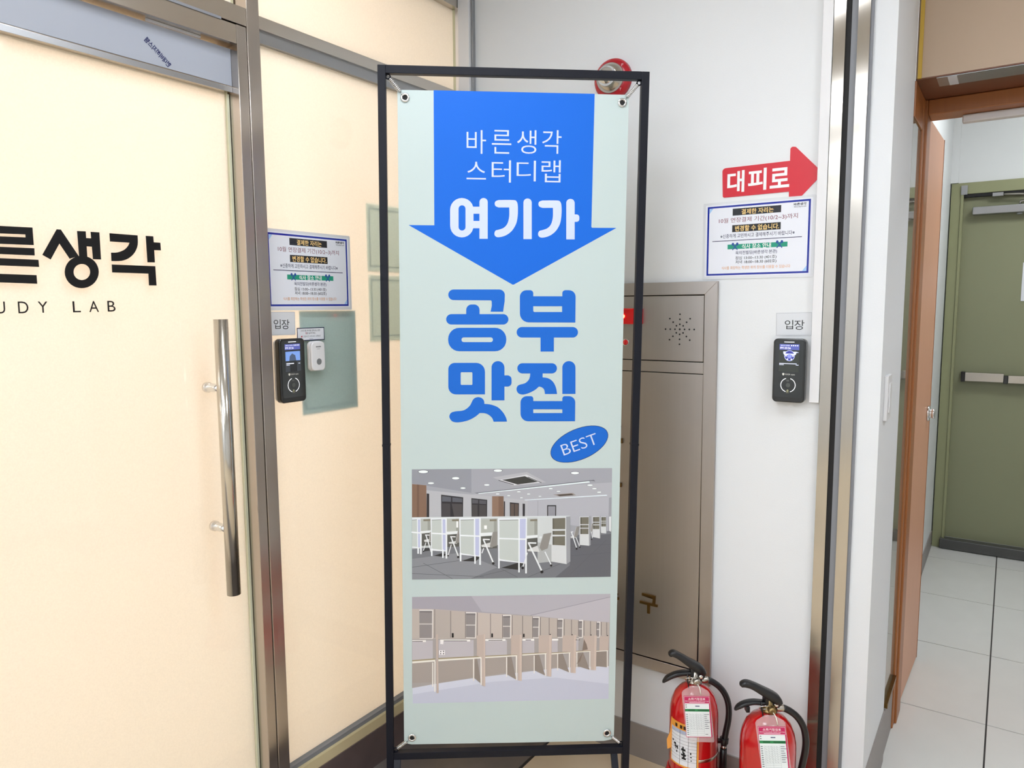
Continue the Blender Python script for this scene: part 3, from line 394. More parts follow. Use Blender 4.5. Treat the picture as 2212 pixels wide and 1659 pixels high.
((95,98,106),[(0.3794,1.1229),(0.3787,1.1237),(0.3770,1.1242),(0.3746,1.1244),(0.3721,1.1241),(0.3704,1.1236),(0.3697,1.1229),(0.3704,1.1221),(0.3721,1.1216),(0.3745,1.1214),(0.3769,1.1216),(0.3787,1.1222)]),
((232,243,250),[(0.3789,1.1229),(0.3783,1.1235),(0.3767,1.1239),(0.3746,1.1241),(0.3724,1.1239),(0.3708,1.1235),(0.3702,1.1229),(0.3708,1.1223),(0.3724,1.1219),(0.3745,1.1217),(0.3767,1.1219),(0.3783,1.1223)]),
((46,44,46),[(0.4457,1.1444),(0.4706,1.1446),(0.4708,1.1781),(0.4462,1.1779)]),
((142,142,150),[(0.4483,1.1474),(0.4680,1.1476),(0.4682,1.1781),(0.4488,1.1779)]),
((150,151,158),[(0.4193,1.1318),(0.4198,1.1762),(0.4210,1.1762),(0.4204,1.1318)]),
((116,118,124),[(0.0757,1.2660),(0.2207,1.2469),(0.5127,1.2322),(0.6255,1.2184),(0.6268,1.3515),(0.0750,1.3520)]),
((134,136,142),[(0.0754,1.2928),(0.2092,1.2766),(0.3103,1.3198),(0.2381,1.3504),(0.0750,1.3520)]),
((98,99,105),[(0.5114,1.2412),(0.6255,1.2274),(0.6268,1.3515),(0.4709,1.3517),(0.5113,1.3165)]),
((92,93,98),[(0.0753,1.3173),(0.2381,1.2955),(0.2379,1.2943),(0.0752,1.3161)]),
((92,93,98),[(0.1057,1.3057),(0.1859,1.3517),(0.1864,1.3507),(0.1062,1.3046)]),
((92,93,98),[(0.0751,1.3352),(0.2728,1.3470),(0.2728,1.3458),(0.0751,1.3340)]),
((92,93,98),[(0.2382,1.3510),(0.3540,1.3240),(0.3537,1.3228),(0.2380,1.3499)]),
((92,93,98),[(0.3951,1.3502),(0.5171,1.2990),(0.5166,1.2979),(0.3946,1.3491)]),
((92,93,98),[(0.5138,1.2899),(0.6251,1.2823),(0.6250,1.2810),(0.5137,1.2887)]),
((92,93,98),[(0.5122,1.3442),(0.6128,1.2458),(0.6120,1.2449),(0.5114,1.3433)]),
((92,93,98),[(0.2955,1.3111),(0.3655,1.3498),(0.3660,1.3487),(0.2961,1.3101)]),
((92,93,98),[(0.5133,1.2628),(0.6257,1.2581),(0.6256,1.2569),(0.5132,1.2616)]),
((58,58,60),[(0.1062,1.2575),(0.1262,1.2562),(0.1267,1.2696),(0.1061,1.2723)]),
((48,47,47),[(0.1347,1.2846),(0.1576,1.2774),(0.1719,1.2806),(0.1604,1.2879)]),
((48,47,47),[(0.2121,1.3005),(0.2495,1.2875),(0.2639,1.2892),(0.2496,1.3025)]),
((50,49,48),[(0.3205,1.3215),(0.3682,1.3071),(0.3828,1.3088),(0.3684,1.3281)]),
((186,191,192),[(0.0764,1.1768),(0.5093,1.1755),(0.5116,1.2502),(0.0757,1.2631)]),
((205,210,212),[(0.0764,1.1751),(0.5093,1.1749),(0.5094,1.1785),(0.0764,1.1798)]),
((172,176,170),[(0.0996,1.1806),(0.1272,1.1802),(0.1270,1.2148),(0.0994,1.2162)]),
((150,152,146),[(0.1186,1.1802),(0.1272,1.1802),(0.1270,1.2148),(0.1184,1.2147)]),
((222,226,228),[(0.0994,1.2145),(0.1270,1.2124),(0.1270,1.2180),(0.0993,1.2207)]),
((88,88,84),[(0.0993,1.2219),(0.1270,1.2192),(0.1268,1.2553),(0.0991,1.2565)]),
((126,120,105),[(0.1073,1.1812),(0.1260,1.1808),(0.1260,1.1861),(0.1072,1.1865)]),
((172,176,170),[(0.1707,1.1812),(0.2050,1.1810),(0.2049,1.2170),(0.1706,1.2185)]),
((150,152,146),[(0.1964,1.1809),(0.2050,1.1810),(0.2049,1.2170),(0.1964,1.2170)]),
((222,226,228),[(0.1706,1.2167),(0.2049,1.2147),(0.2049,1.2218),(0.1706,1.2244)]),
((88,88,84),[(0.1706,1.2256),(0.2049,1.2230),(0.2049,1.2592),(0.1705,1.2603)]),
((126,120,105),[(0.1850,1.1820),(0.2038,1.1816),(0.2038,1.1869),(0.1850,1.1873)]),
((172,176,170),[(0.2630,1.1821),(0.3081,1.1819),(0.3083,1.2217),(0.2632,1.2230)]),
((150,152,146),[(0.2995,1.1819),(0.3081,1.1819),(0.3083,1.2217),(0.2997,1.2216)]),
((222,226,228),[(0.2631,1.2212),(0.3083,1.2193),(0.3083,1.2276),(0.2632,1.2301)]),
((88,88,84),[(0.2632,1.2313),(0.3083,1.2288),(0.3086,1.2652),(0.2633,1.2662)]),
((126,120,105),[(0.2880,1.1829),(0.3069,1.1825),(0.3070,1.1879),(0.2880,1.1883)]),
((172,176,170),[(0.3902,1.1833),(0.4196,1.1830),(0.4202,1.2306),(0.3907,1.2321)]),
((150,152,146),[(0.4109,1.1829),(0.4196,1.1830),(0.4202,1.2306),(0.4115,1.2305)]),
((222,226,228),[(0.3907,1.2303),(0.4202,1.2283),(0.4203,1.2354),(0.3907,1.2381)]),
((88,88,84),[(0.3908,1.2393),(0.4203,1.2366),(0.4208,1.2732),(0.3911,1.2743)]),
((126,120,105),[(0.3994,1.1840),(0.4185,1.1836),(0.4185,1.1889),(0.3995,1.1893)]),
((240,242,242),[(0.2728,1.2000),(0.2803,1.2000),(0.2803,1.2104),(0.2729,1.2103)]),
((235,237,237),[(0.1967,1.1874),(0.2018,1.1874),(0.2018,1.2052),(0.1967,1.2051)]),
((198,203,204),[(0.4196,1.1791),(0.4595,1.1780),(0.4607,1.2586),(0.4205,1.2492)]),
((170,173,174),[(0.4205,1.2492),(0.4607,1.2571),(0.4614,1.3053),(0.4212,1.3093)]),
((215,219,221),[(0.4255,1.2328),(0.4588,1.2317),(0.4575,1.2376),(0.4255,1.2388)]),
((222,226,231),[(0.0764,1.1783),(0.0996,1.1776),(0.0999,1.2634),(0.0757,1.2607)]),
((187,194,191),[(0.0763,1.1821),(0.0897,1.1817),(0.0902,1.2591),(0.0757,1.2577)]),
((181,186,214),[(0.0925,1.1817),(0.0982,1.1817),(0.0982,1.2610),(0.0925,1.2603)]),
((226,230,234),[(0.0742,1.2188),(0.0989,1.2214),(0.0992,1.2176),(0.0745,1.2150)]),
((228,232,236),[(0.0904,1.2603),(0.0902,1.2781),(0.0945,1.2782),(0.0947,1.2603)]),
((228,232,236),[(0.0981,1.2218),(0.0977,1.2794),(0.1019,1.2794),(0.1023,1.2219)]),
((222,226,231),[(0.1266,1.1785),(0.1710,1.1783),(0.1714,1.2731),(0.1279,1.2696)]),
((187,194,191),[(0.1297,1.1826),(0.1562,1.1823),(0.1570,1.2682),(0.1296,1.2643)]),
((181,186,214),[(0.1593,1.1817),(0.1670,1.1818),(0.1676,1.2707),(0.1599,1.2694)]),
((226,230,234),[(0.1277,1.2223),(0.1679,1.2251),(0.1682,1.2213),(0.1279,1.2185)]),
((228,232,236),[(0.1275,1.2637),(0.1274,1.2851),(0.1316,1.2852),(0.1317,1.2637)]),
((228,232,236),[(0.1578,1.2670),(0.1577,1.2909),(0.1620,1.2909),(0.1621,1.2671)]),
((228,232,236),[(0.1676,1.2255),(0.1674,1.2928),(0.1717,1.2928),(0.1719,1.2256)]),
((222,226,231),[(0.2044,1.1786),(0.2636,1.1783),(0.2639,1.2892),(0.2064,1.2819)]),
((187,194,191),[(0.2081,1.1834),(0.2447,1.1825),(0.2449,1.2842),(0.2087,1.2778)]),
((181,186,214),[(0.2484,1.1811),(0.2593,1.1806),(0.2596,1.2862),(0.2489,1.2848)]),
((226,230,234),[(0.2063,1.2294),(0.2605,1.2323),(0.2607,1.2285),(0.2064,1.2255)]),
((228,232,236),[(0.2062,1.2765),(0.2062,1.3011),(0.2105,1.3011),(0.2105,1.2766)]),
((228,232,236),[(0.2459,1.2830),(0.2460,1.3088),(0.2503,1.3088),(0.2502,1.2831)]),
((228,232,236),[(0.2596,1.2295),(0.2598,1.3119),(0.2642,1.3120),(0.2639,1.2295)]),
((222,226,231),[(0.3104,1.1796),(0.3907,1.1792),(0.3910,1.3104),(0.3117,1.3003)]),
((187,194,191),[(0.3144,1.1850),(0.3668,1.1837),(0.3679,1.3049),(0.3154,1.2959)]),
((181,186,214),[(0.3708,1.1822),(0.3873,1.1818),(0.3871,1.3076),(0.3720,1.3056)]),
((226,230,234),[(0.3130,1.2392),(0.3890,1.2424),(0.3891,1.2385),(0.3131,1.2353)]),
((228,232,236),[(0.3118,1.2928),(0.3119,1.3229),(0.3163,1.3229),(0.3161,1.2929)]),
((228,232,236),[(0.3675,1.3040),(0.3678,1.3351),(0.3721,1.3351),(0.3718,1.3041)]),
((228,232,236),[(0.3862,1.2368),(0.3873,1.3384),(0.3917,1.3384),(0.3906,1.2369)]),
((120,124,122),[(0.0764,1.1834),(0.0897,1.1827),(0.0896,1.1812),(0.0763,1.1820)]),
((120,124,122),[(0.1294,1.1839),(0.1562,1.1833),(0.1562,1.1818),(0.1294,1.1825)]),
((120,124,122),[(0.2081,1.1847),(0.2447,1.1842),(0.2447,1.1827),(0.2081,1.1832)]),
((120,124,122),[(0.3144,1.1863),(0.3668,1.1859),(0.3668,1.1844),(0.3144,1.1848)]),
((203,206,208),[(0.4580,1.1786),(0.4995,1.1772),(0.5031,1.3133),(0.4599,1.3052)]),
((150,152,157),[(0.4986,1.1769),(0.5102,1.1761),(0.5126,1.3059),(0.5019,1.3127)]),
((112,109,98),[(0.4610,1.1816),(0.4964,1.1807),(0.4969,1.2126),(0.4615,1.2123)]),
((92,90,80),[(0.4610,1.1816),(0.4651,1.1816),(0.4655,1.2123),(0.4615,1.2123)]),
((112,109,98),[(0.4615,1.2173),(0.4964,1.2171),(0.4966,1.2291),(0.4617,1.2281)]),
((92,90,80),[(0.4615,1.2173),(0.4656,1.2174),(0.4658,1.2281),(0.4617,1.2281)]),
((112,109,98),[(0.4618,1.2332),(0.4967,1.2327),(0.4971,1.2596),(0.4621,1.2574)]),
((92,90,80),[(0.4618,1.2332),(0.4658,1.2332),(0.4662,1.2575),(0.4621,1.2574)]),
((203,206,208),[(0.5358,1.1778),(0.5617,1.1769),(0.5641,1.2610),(0.5374,1.2583)]),
((150,152,157),[(0.5617,1.1769),(0.5670,1.1763),(0.5682,1.2593),(0.5641,1.2610)]),
((112,109,98),[(0.5379,1.1793),(0.5612,1.1790),(0.5616,1.1992),(0.5383,1.1990)]),
((92,90,80),[(0.5379,1.1793),(0.5420,1.1794),(0.5424,1.1991),(0.5383,1.1990)]),
((112,109,98),[(0.5383,1.2014),(0.5611,1.2016),(0.5613,1.2094),(0.5385,1.2092)]),
((92,90,80),[(0.5383,1.2014),(0.5424,1.2014),(0.5426,1.2092),(0.5385,1.2092)]),
((112,109,98),[(0.5386,1.2116),(0.5613,1.2118),(0.5616,1.2274),(0.5389,1.2271)]),
((92,90,80),[(0.5386,1.2116),(0.5426,1.2116),(0.5429,1.2272),(0.5389,1.2271)]),
((203,206,208),[(0.5717,1.1770),(0.5918,1.1769),(0.5935,1.2403),(0.5735,1.2359)]),
((150,152,157),[(0.5918,1.1769),(0.5944,1.1769),(0.5953,1.2391),(0.5935,1.2403)]),
((112,109,98),[(0.5734,1.1791),(0.5909,1.1786),(0.5913,1.1927),(0.5737,1.1925)]),
((92,90,80),[(0.5734,1.1791),(0.5775,1.1791),(0.5778,1.1925),(0.5737,1.1925)]),
((112,109,98),[(0.5738,1.1946),(0.5913,1.1948),(0.5914,1.2001),(0.5739,1.2000)]),
((92,90,80),[(0.5738,1.1946),(0.5779,1.1946),(0.5780,1.2000),(0.5739,1.2000)]),
((112,109,98),[(0.5740,1.2024),(0.5915,1.2025),(0.5917,1.2133),(0.5742,1.2131)]),
((92,90,80),[(0.5740,1.2024),(0.5780,1.2024),(0.5783,1.2132),(0.5742,1.2131)]),
((203,206,208),[(0.5950,1.1778),(0.6099,1.1776),(0.6108,1.2261),(0.5967,1.2247)]),
((150,152,157),[(0.6099,1.1776),(0.6119,1.1776),(0.6125,1.2249),(0.6108,1.2261)]),
((112,109,98),[(0.5965,1.1793),(0.6094,1.1791),(0.6096,1.1902),(0.5968,1.1900)]),
((92,90,80),[(0.5965,1.1793),(0.6006,1.1793),(0.6008,1.1901),(0.5968,1.1900)]),
((112,109,98),[(0.5968,1.1918),(0.6097,1.1919),(0.6097,1.1955),(0.5969,1.1954)]),
((92,90,80),[(0.5968,1.1918),(0.6009,1.1919),(0.6010,1.1955),(0.5969,1.1954)]),
((112,109,98),[(0.5969,1.1972),(0.6098,1.1973),(0.6100,1.2063),(0.5971,1.2062)]),
((92,90,80),[(0.5969,1.1972),(0.6010,1.1972),(0.6012,1.2062),(0.5971,1.2062)]),
((214,217,220),[(0.6181,1.1780),(0.6236,1.1774),(0.6244,1.2214),(0.6191,1.2184)]),
((205,206,206),[(0.3917,1.2704),(0.4200,1.2588),(0.4266,1.2768),(0.3946,1.2746)]),
((138,135,131),[(0.4364,1.2260),(0.4590,1.2221),(0.4486,1.2669),(0.4324,1.2739),(0.4253,1.2636)]),
((176,174,172),[(0.4356,1.2258),(0.4245,1.2633),(0.4261,1.2639),(0.4372,1.2263)]),
((222,225,228),[(0.3936,1.2522),(0.4306,1.3315),(0.4345,1.3296),(0.3975,1.2503)]),
((222,225,228),[(0.4399,1.2770),(0.4573,1.3140),(0.4599,1.3127),(0.4425,1.2758)]),
((222,225,228),[(0.3938,1.2528),(0.4170,1.2536),(0.4170,1.2494),(0.3938,1.2486)]),
((222,225,228),[(0.3914,1.2784),(0.3788,1.3203),(0.3813,1.3212),(0.3939,1.2792)]),
((38,36,36),[(0.4379,1.3345),(0.4373,1.3368),(0.4357,1.3384),(0.4336,1.3390),(0.4314,1.3384),(0.4297,1.3367),(0.4291,1.3344),(0.4297,1.3322),(0.4313,1.3305),(0.4334,1.3299),(0.4356,1.3306),(0.4373,1.3323)]),
((38,36,36),[(0.4624,1.3164),(0.4620,1.3181),(0.4609,1.3193),(0.4593,1.3197),(0.4577,1.3192),(0.4565,1.3180),(0.4560,1.3163),(0.4564,1.3147),(0.4576,1.3135),(0.4592,1.3131),(0.4608,1.3135),(0.4620,1.3148)]),
((38,36,36),[(0.3838,1.3223),(0.3833,1.3243),(0.3819,1.3257),(0.3801,1.3262),(0.3782,1.3256),(0.3768,1.3242),(0.3762,1.3222),(0.3767,1.3203),(0.3781,1.3189),(0.3800,1.3184),(0.3819,1.3189),(0.3833,1.3204)]),
((205,206,206),[(0.2653,1.2552),(0.2897,1.2483),(0.2961,1.2627),(0.2667,1.2611)]),
((138,135,131),[(0.2968,1.2186),(0.3091,1.2175),(0.3088,1.2575),(0.2898,1.2632),(0.2892,1.2566)]),
((176,174,172),[(0.2959,1.2184),(0.2883,1.2564),(0.2900,1.2568),(0.2976,1.2188)]),
((222,225,228),[(0.2694,1.2411),(0.2962,1.3060),(0.3000,1.3044),(0.2731,1.2395)]),
((222,225,228),[(0.2695,1.2409),(0.2885,1.2417),(0.2886,1.2381),(0.2696,1.2373)]),
((222,225,228),[(0.2680,1.2793),(0.2731,1.2647),(0.2707,1.2637),(0.2656,1.2783)]),
((38,36,36),[(0.3022,1.3083),(0.3017,1.3102),(0.3003,1.3117),(0.2984,1.3122),(0.2965,1.3116),(0.2951,1.3102),(0.2946,1.3082),(0.2951,1.3063),(0.2965,1.3048),(0.2984,1.3043),(0.3003,1.3049),(0.3016,1.3063)]),
((205,206,206),[(0.1760,1.2464),(0.1978,1.2425),(0.1983,1.2511),(0.1768,1.2503)]),
((138,135,131),[(0.2012,1.2140),(0.2047,1.2141),(0.2046,1.2473),(0.1937,1.2508),(0.1949,1.2466)]),
((176,174,172),[(0.2004,1.2139),(0.1941,1.2464),(0.1957,1.2468),(0.2021,1.2142)]),
((222,225,228),[(0.1804,1.2316),(0.2001,1.2861),(0.2034,1.2848),(0.1836,1.2304)]),
((222,225,228),[(0.1800,1.2319),(0.1949,1.2327),(0.1950,1.2297),(0.1801,1.2289)]),
((222,225,228),[(0.1753,1.2840),(0.1840,1.2534),(0.1818,1.2527),(0.1731,1.2833)]),
((38,36,36),[(0.2049,1.2888),(0.2045,1.2904),(0.2033,1.2916),(0.2018,1.2920),(0.2002,1.2916),(0.1990,1.2903),(0.1986,1.2887),(0.1990,1.2871),(0.2002,1.2859),(0.2018,1.2854),(0.2033,1.2859),(0.2045,1.2871)]),
((38,36,36),[(0.1762,1.2845),(0.1759,1.2857),(0.1751,1.2866),(0.1739,1.2869),(0.1728,1.2866),(0.1719,1.2857),(0.1716,1.2845),(0.1719,1.2833),(0.1728,1.2824),(0.1739,1.2821),(0.1751,1.2824),(0.1759,1.2833)]),
((205,206,206),[(0.1086,1.2391),(0.1263,1.2358),(0.1268,1.2447),(0.1097,1.2445)]),
((138,135,131),[(0.1253,1.2162),(0.1273,1.2162),(0.1271,1.2429),(0.1223,1.2446),(0.1229,1.2399)]),
((176,174,172),[(0.1244,1.2161),(0.1220,1.2398),(0.1237,1.2400),(0.1261,1.2163)]),
((222,225,228),[(0.1125,1.2260),(0.1270,1.2745),(0.1298,1.2737),(0.1152,1.2251)]),
((222,225,228),[(0.1115,1.2263),(0.1234,1.2270),(0.1236,1.2243),(0.1116,1.2236)]),
((222,225,228),[(0.1077,1.2697),(0.1147,1.2466),(0.1128,1.2460),(0.1058,1.2691)]),
((38,36,36),[(0.1093,1.2712),(0.1090,1.2722),(0.1083,1.2730),(0.1073,1.2733),(0.1063,1.2730),(0.1055,1.2722),(0.1053,1.2711),(0.1056,1.2701),(0.1063,1.2694),(0.1073,1.2691),(0.1083,1.2694),(0.1090,1.2701)]),
((205,206,206),[(0.5113,1.2337),(0.5243,1.2294),(0.5274,1.2369),(0.5128,1.2382)]),
((138,135,131),[(0.5274,1.2061),(0.5372,1.2044),(0.5308,1.2324),(0.5227,1.2371),(0.5214,1.2308)]),
((176,174,172),[(0.5265,1.2058),(0.5206,1.2306),(0.5223,1.2311),(0.5282,1.2063)]),
((222,225,228),[(0.5127,1.2213),(0.5278,1.2658),(0.5303,1.2650),(0.5152,1.2205)]),
((222,225,228),[(0.5120,1.2221),(0.5190,1.2215),(0.5188,1.2191),(0.5118,1.2197)]),
((222,225,228),[(0.5264,1.2372),(0.5363,1.2629),(0.5382,1.2622),(0.5283,1.2365)]),
((38,36,36),[(0.5321,1.2691),(0.5318,1.2704),(0.5308,1.2714),(0.5295,1.2718),(0.5282,1.2714),(0.5272,1.2704),(0.5268,1.2690),(0.5271,1.2677),(0.5281,1.2667),(0.5294,1.2663),(0.5307,1.2667),(0.5317,1.2677)]),
((38,36,36),[(0.5405,1.2644),(0.5402,1.2656),(0.5393,1.2664),(0.5382,1.2667),(0.5370,1.2664),(0.5361,1.2655),(0.5358,1.2643),(0.5361,1.2631),(0.5369,1.2622),(0.5381,1.2619),(0.5393,1.2623),(0.5401,1.2632)]),
((205,206,206),[(0.5673,1.2178),(0.5702,1.2173),(0.5708,1.2203),(0.5679,1.2208)]),
((138,135,131),[(0.5704,1.1975),(0.5750,1.1970),(0.5725,1.2179),(0.5685,1.2209),(0.5685,1.2179)]),
((176,174,172),[(0.5695,1.1974),(0.5676,1.2177),(0.5693,1.2180),(0.5712,1.1977)]),
((222,225,228),[(0.5685,1.2210),(0.5721,1.2390),(0.5739,1.2387),(0.5703,1.2207)]),
((38,36,36),[(0.5725,1.2425),(0.5723,1.2434),(0.5717,1.2440),(0.5708,1.2443),(0.5699,1.2440),(0.5692,1.2434),(0.5690,1.2424),(0.5692,1.2415),(0.5698,1.2409),(0.5707,1.2407),(0.5716,1.2409),(0.5722,1.2416)]),
]
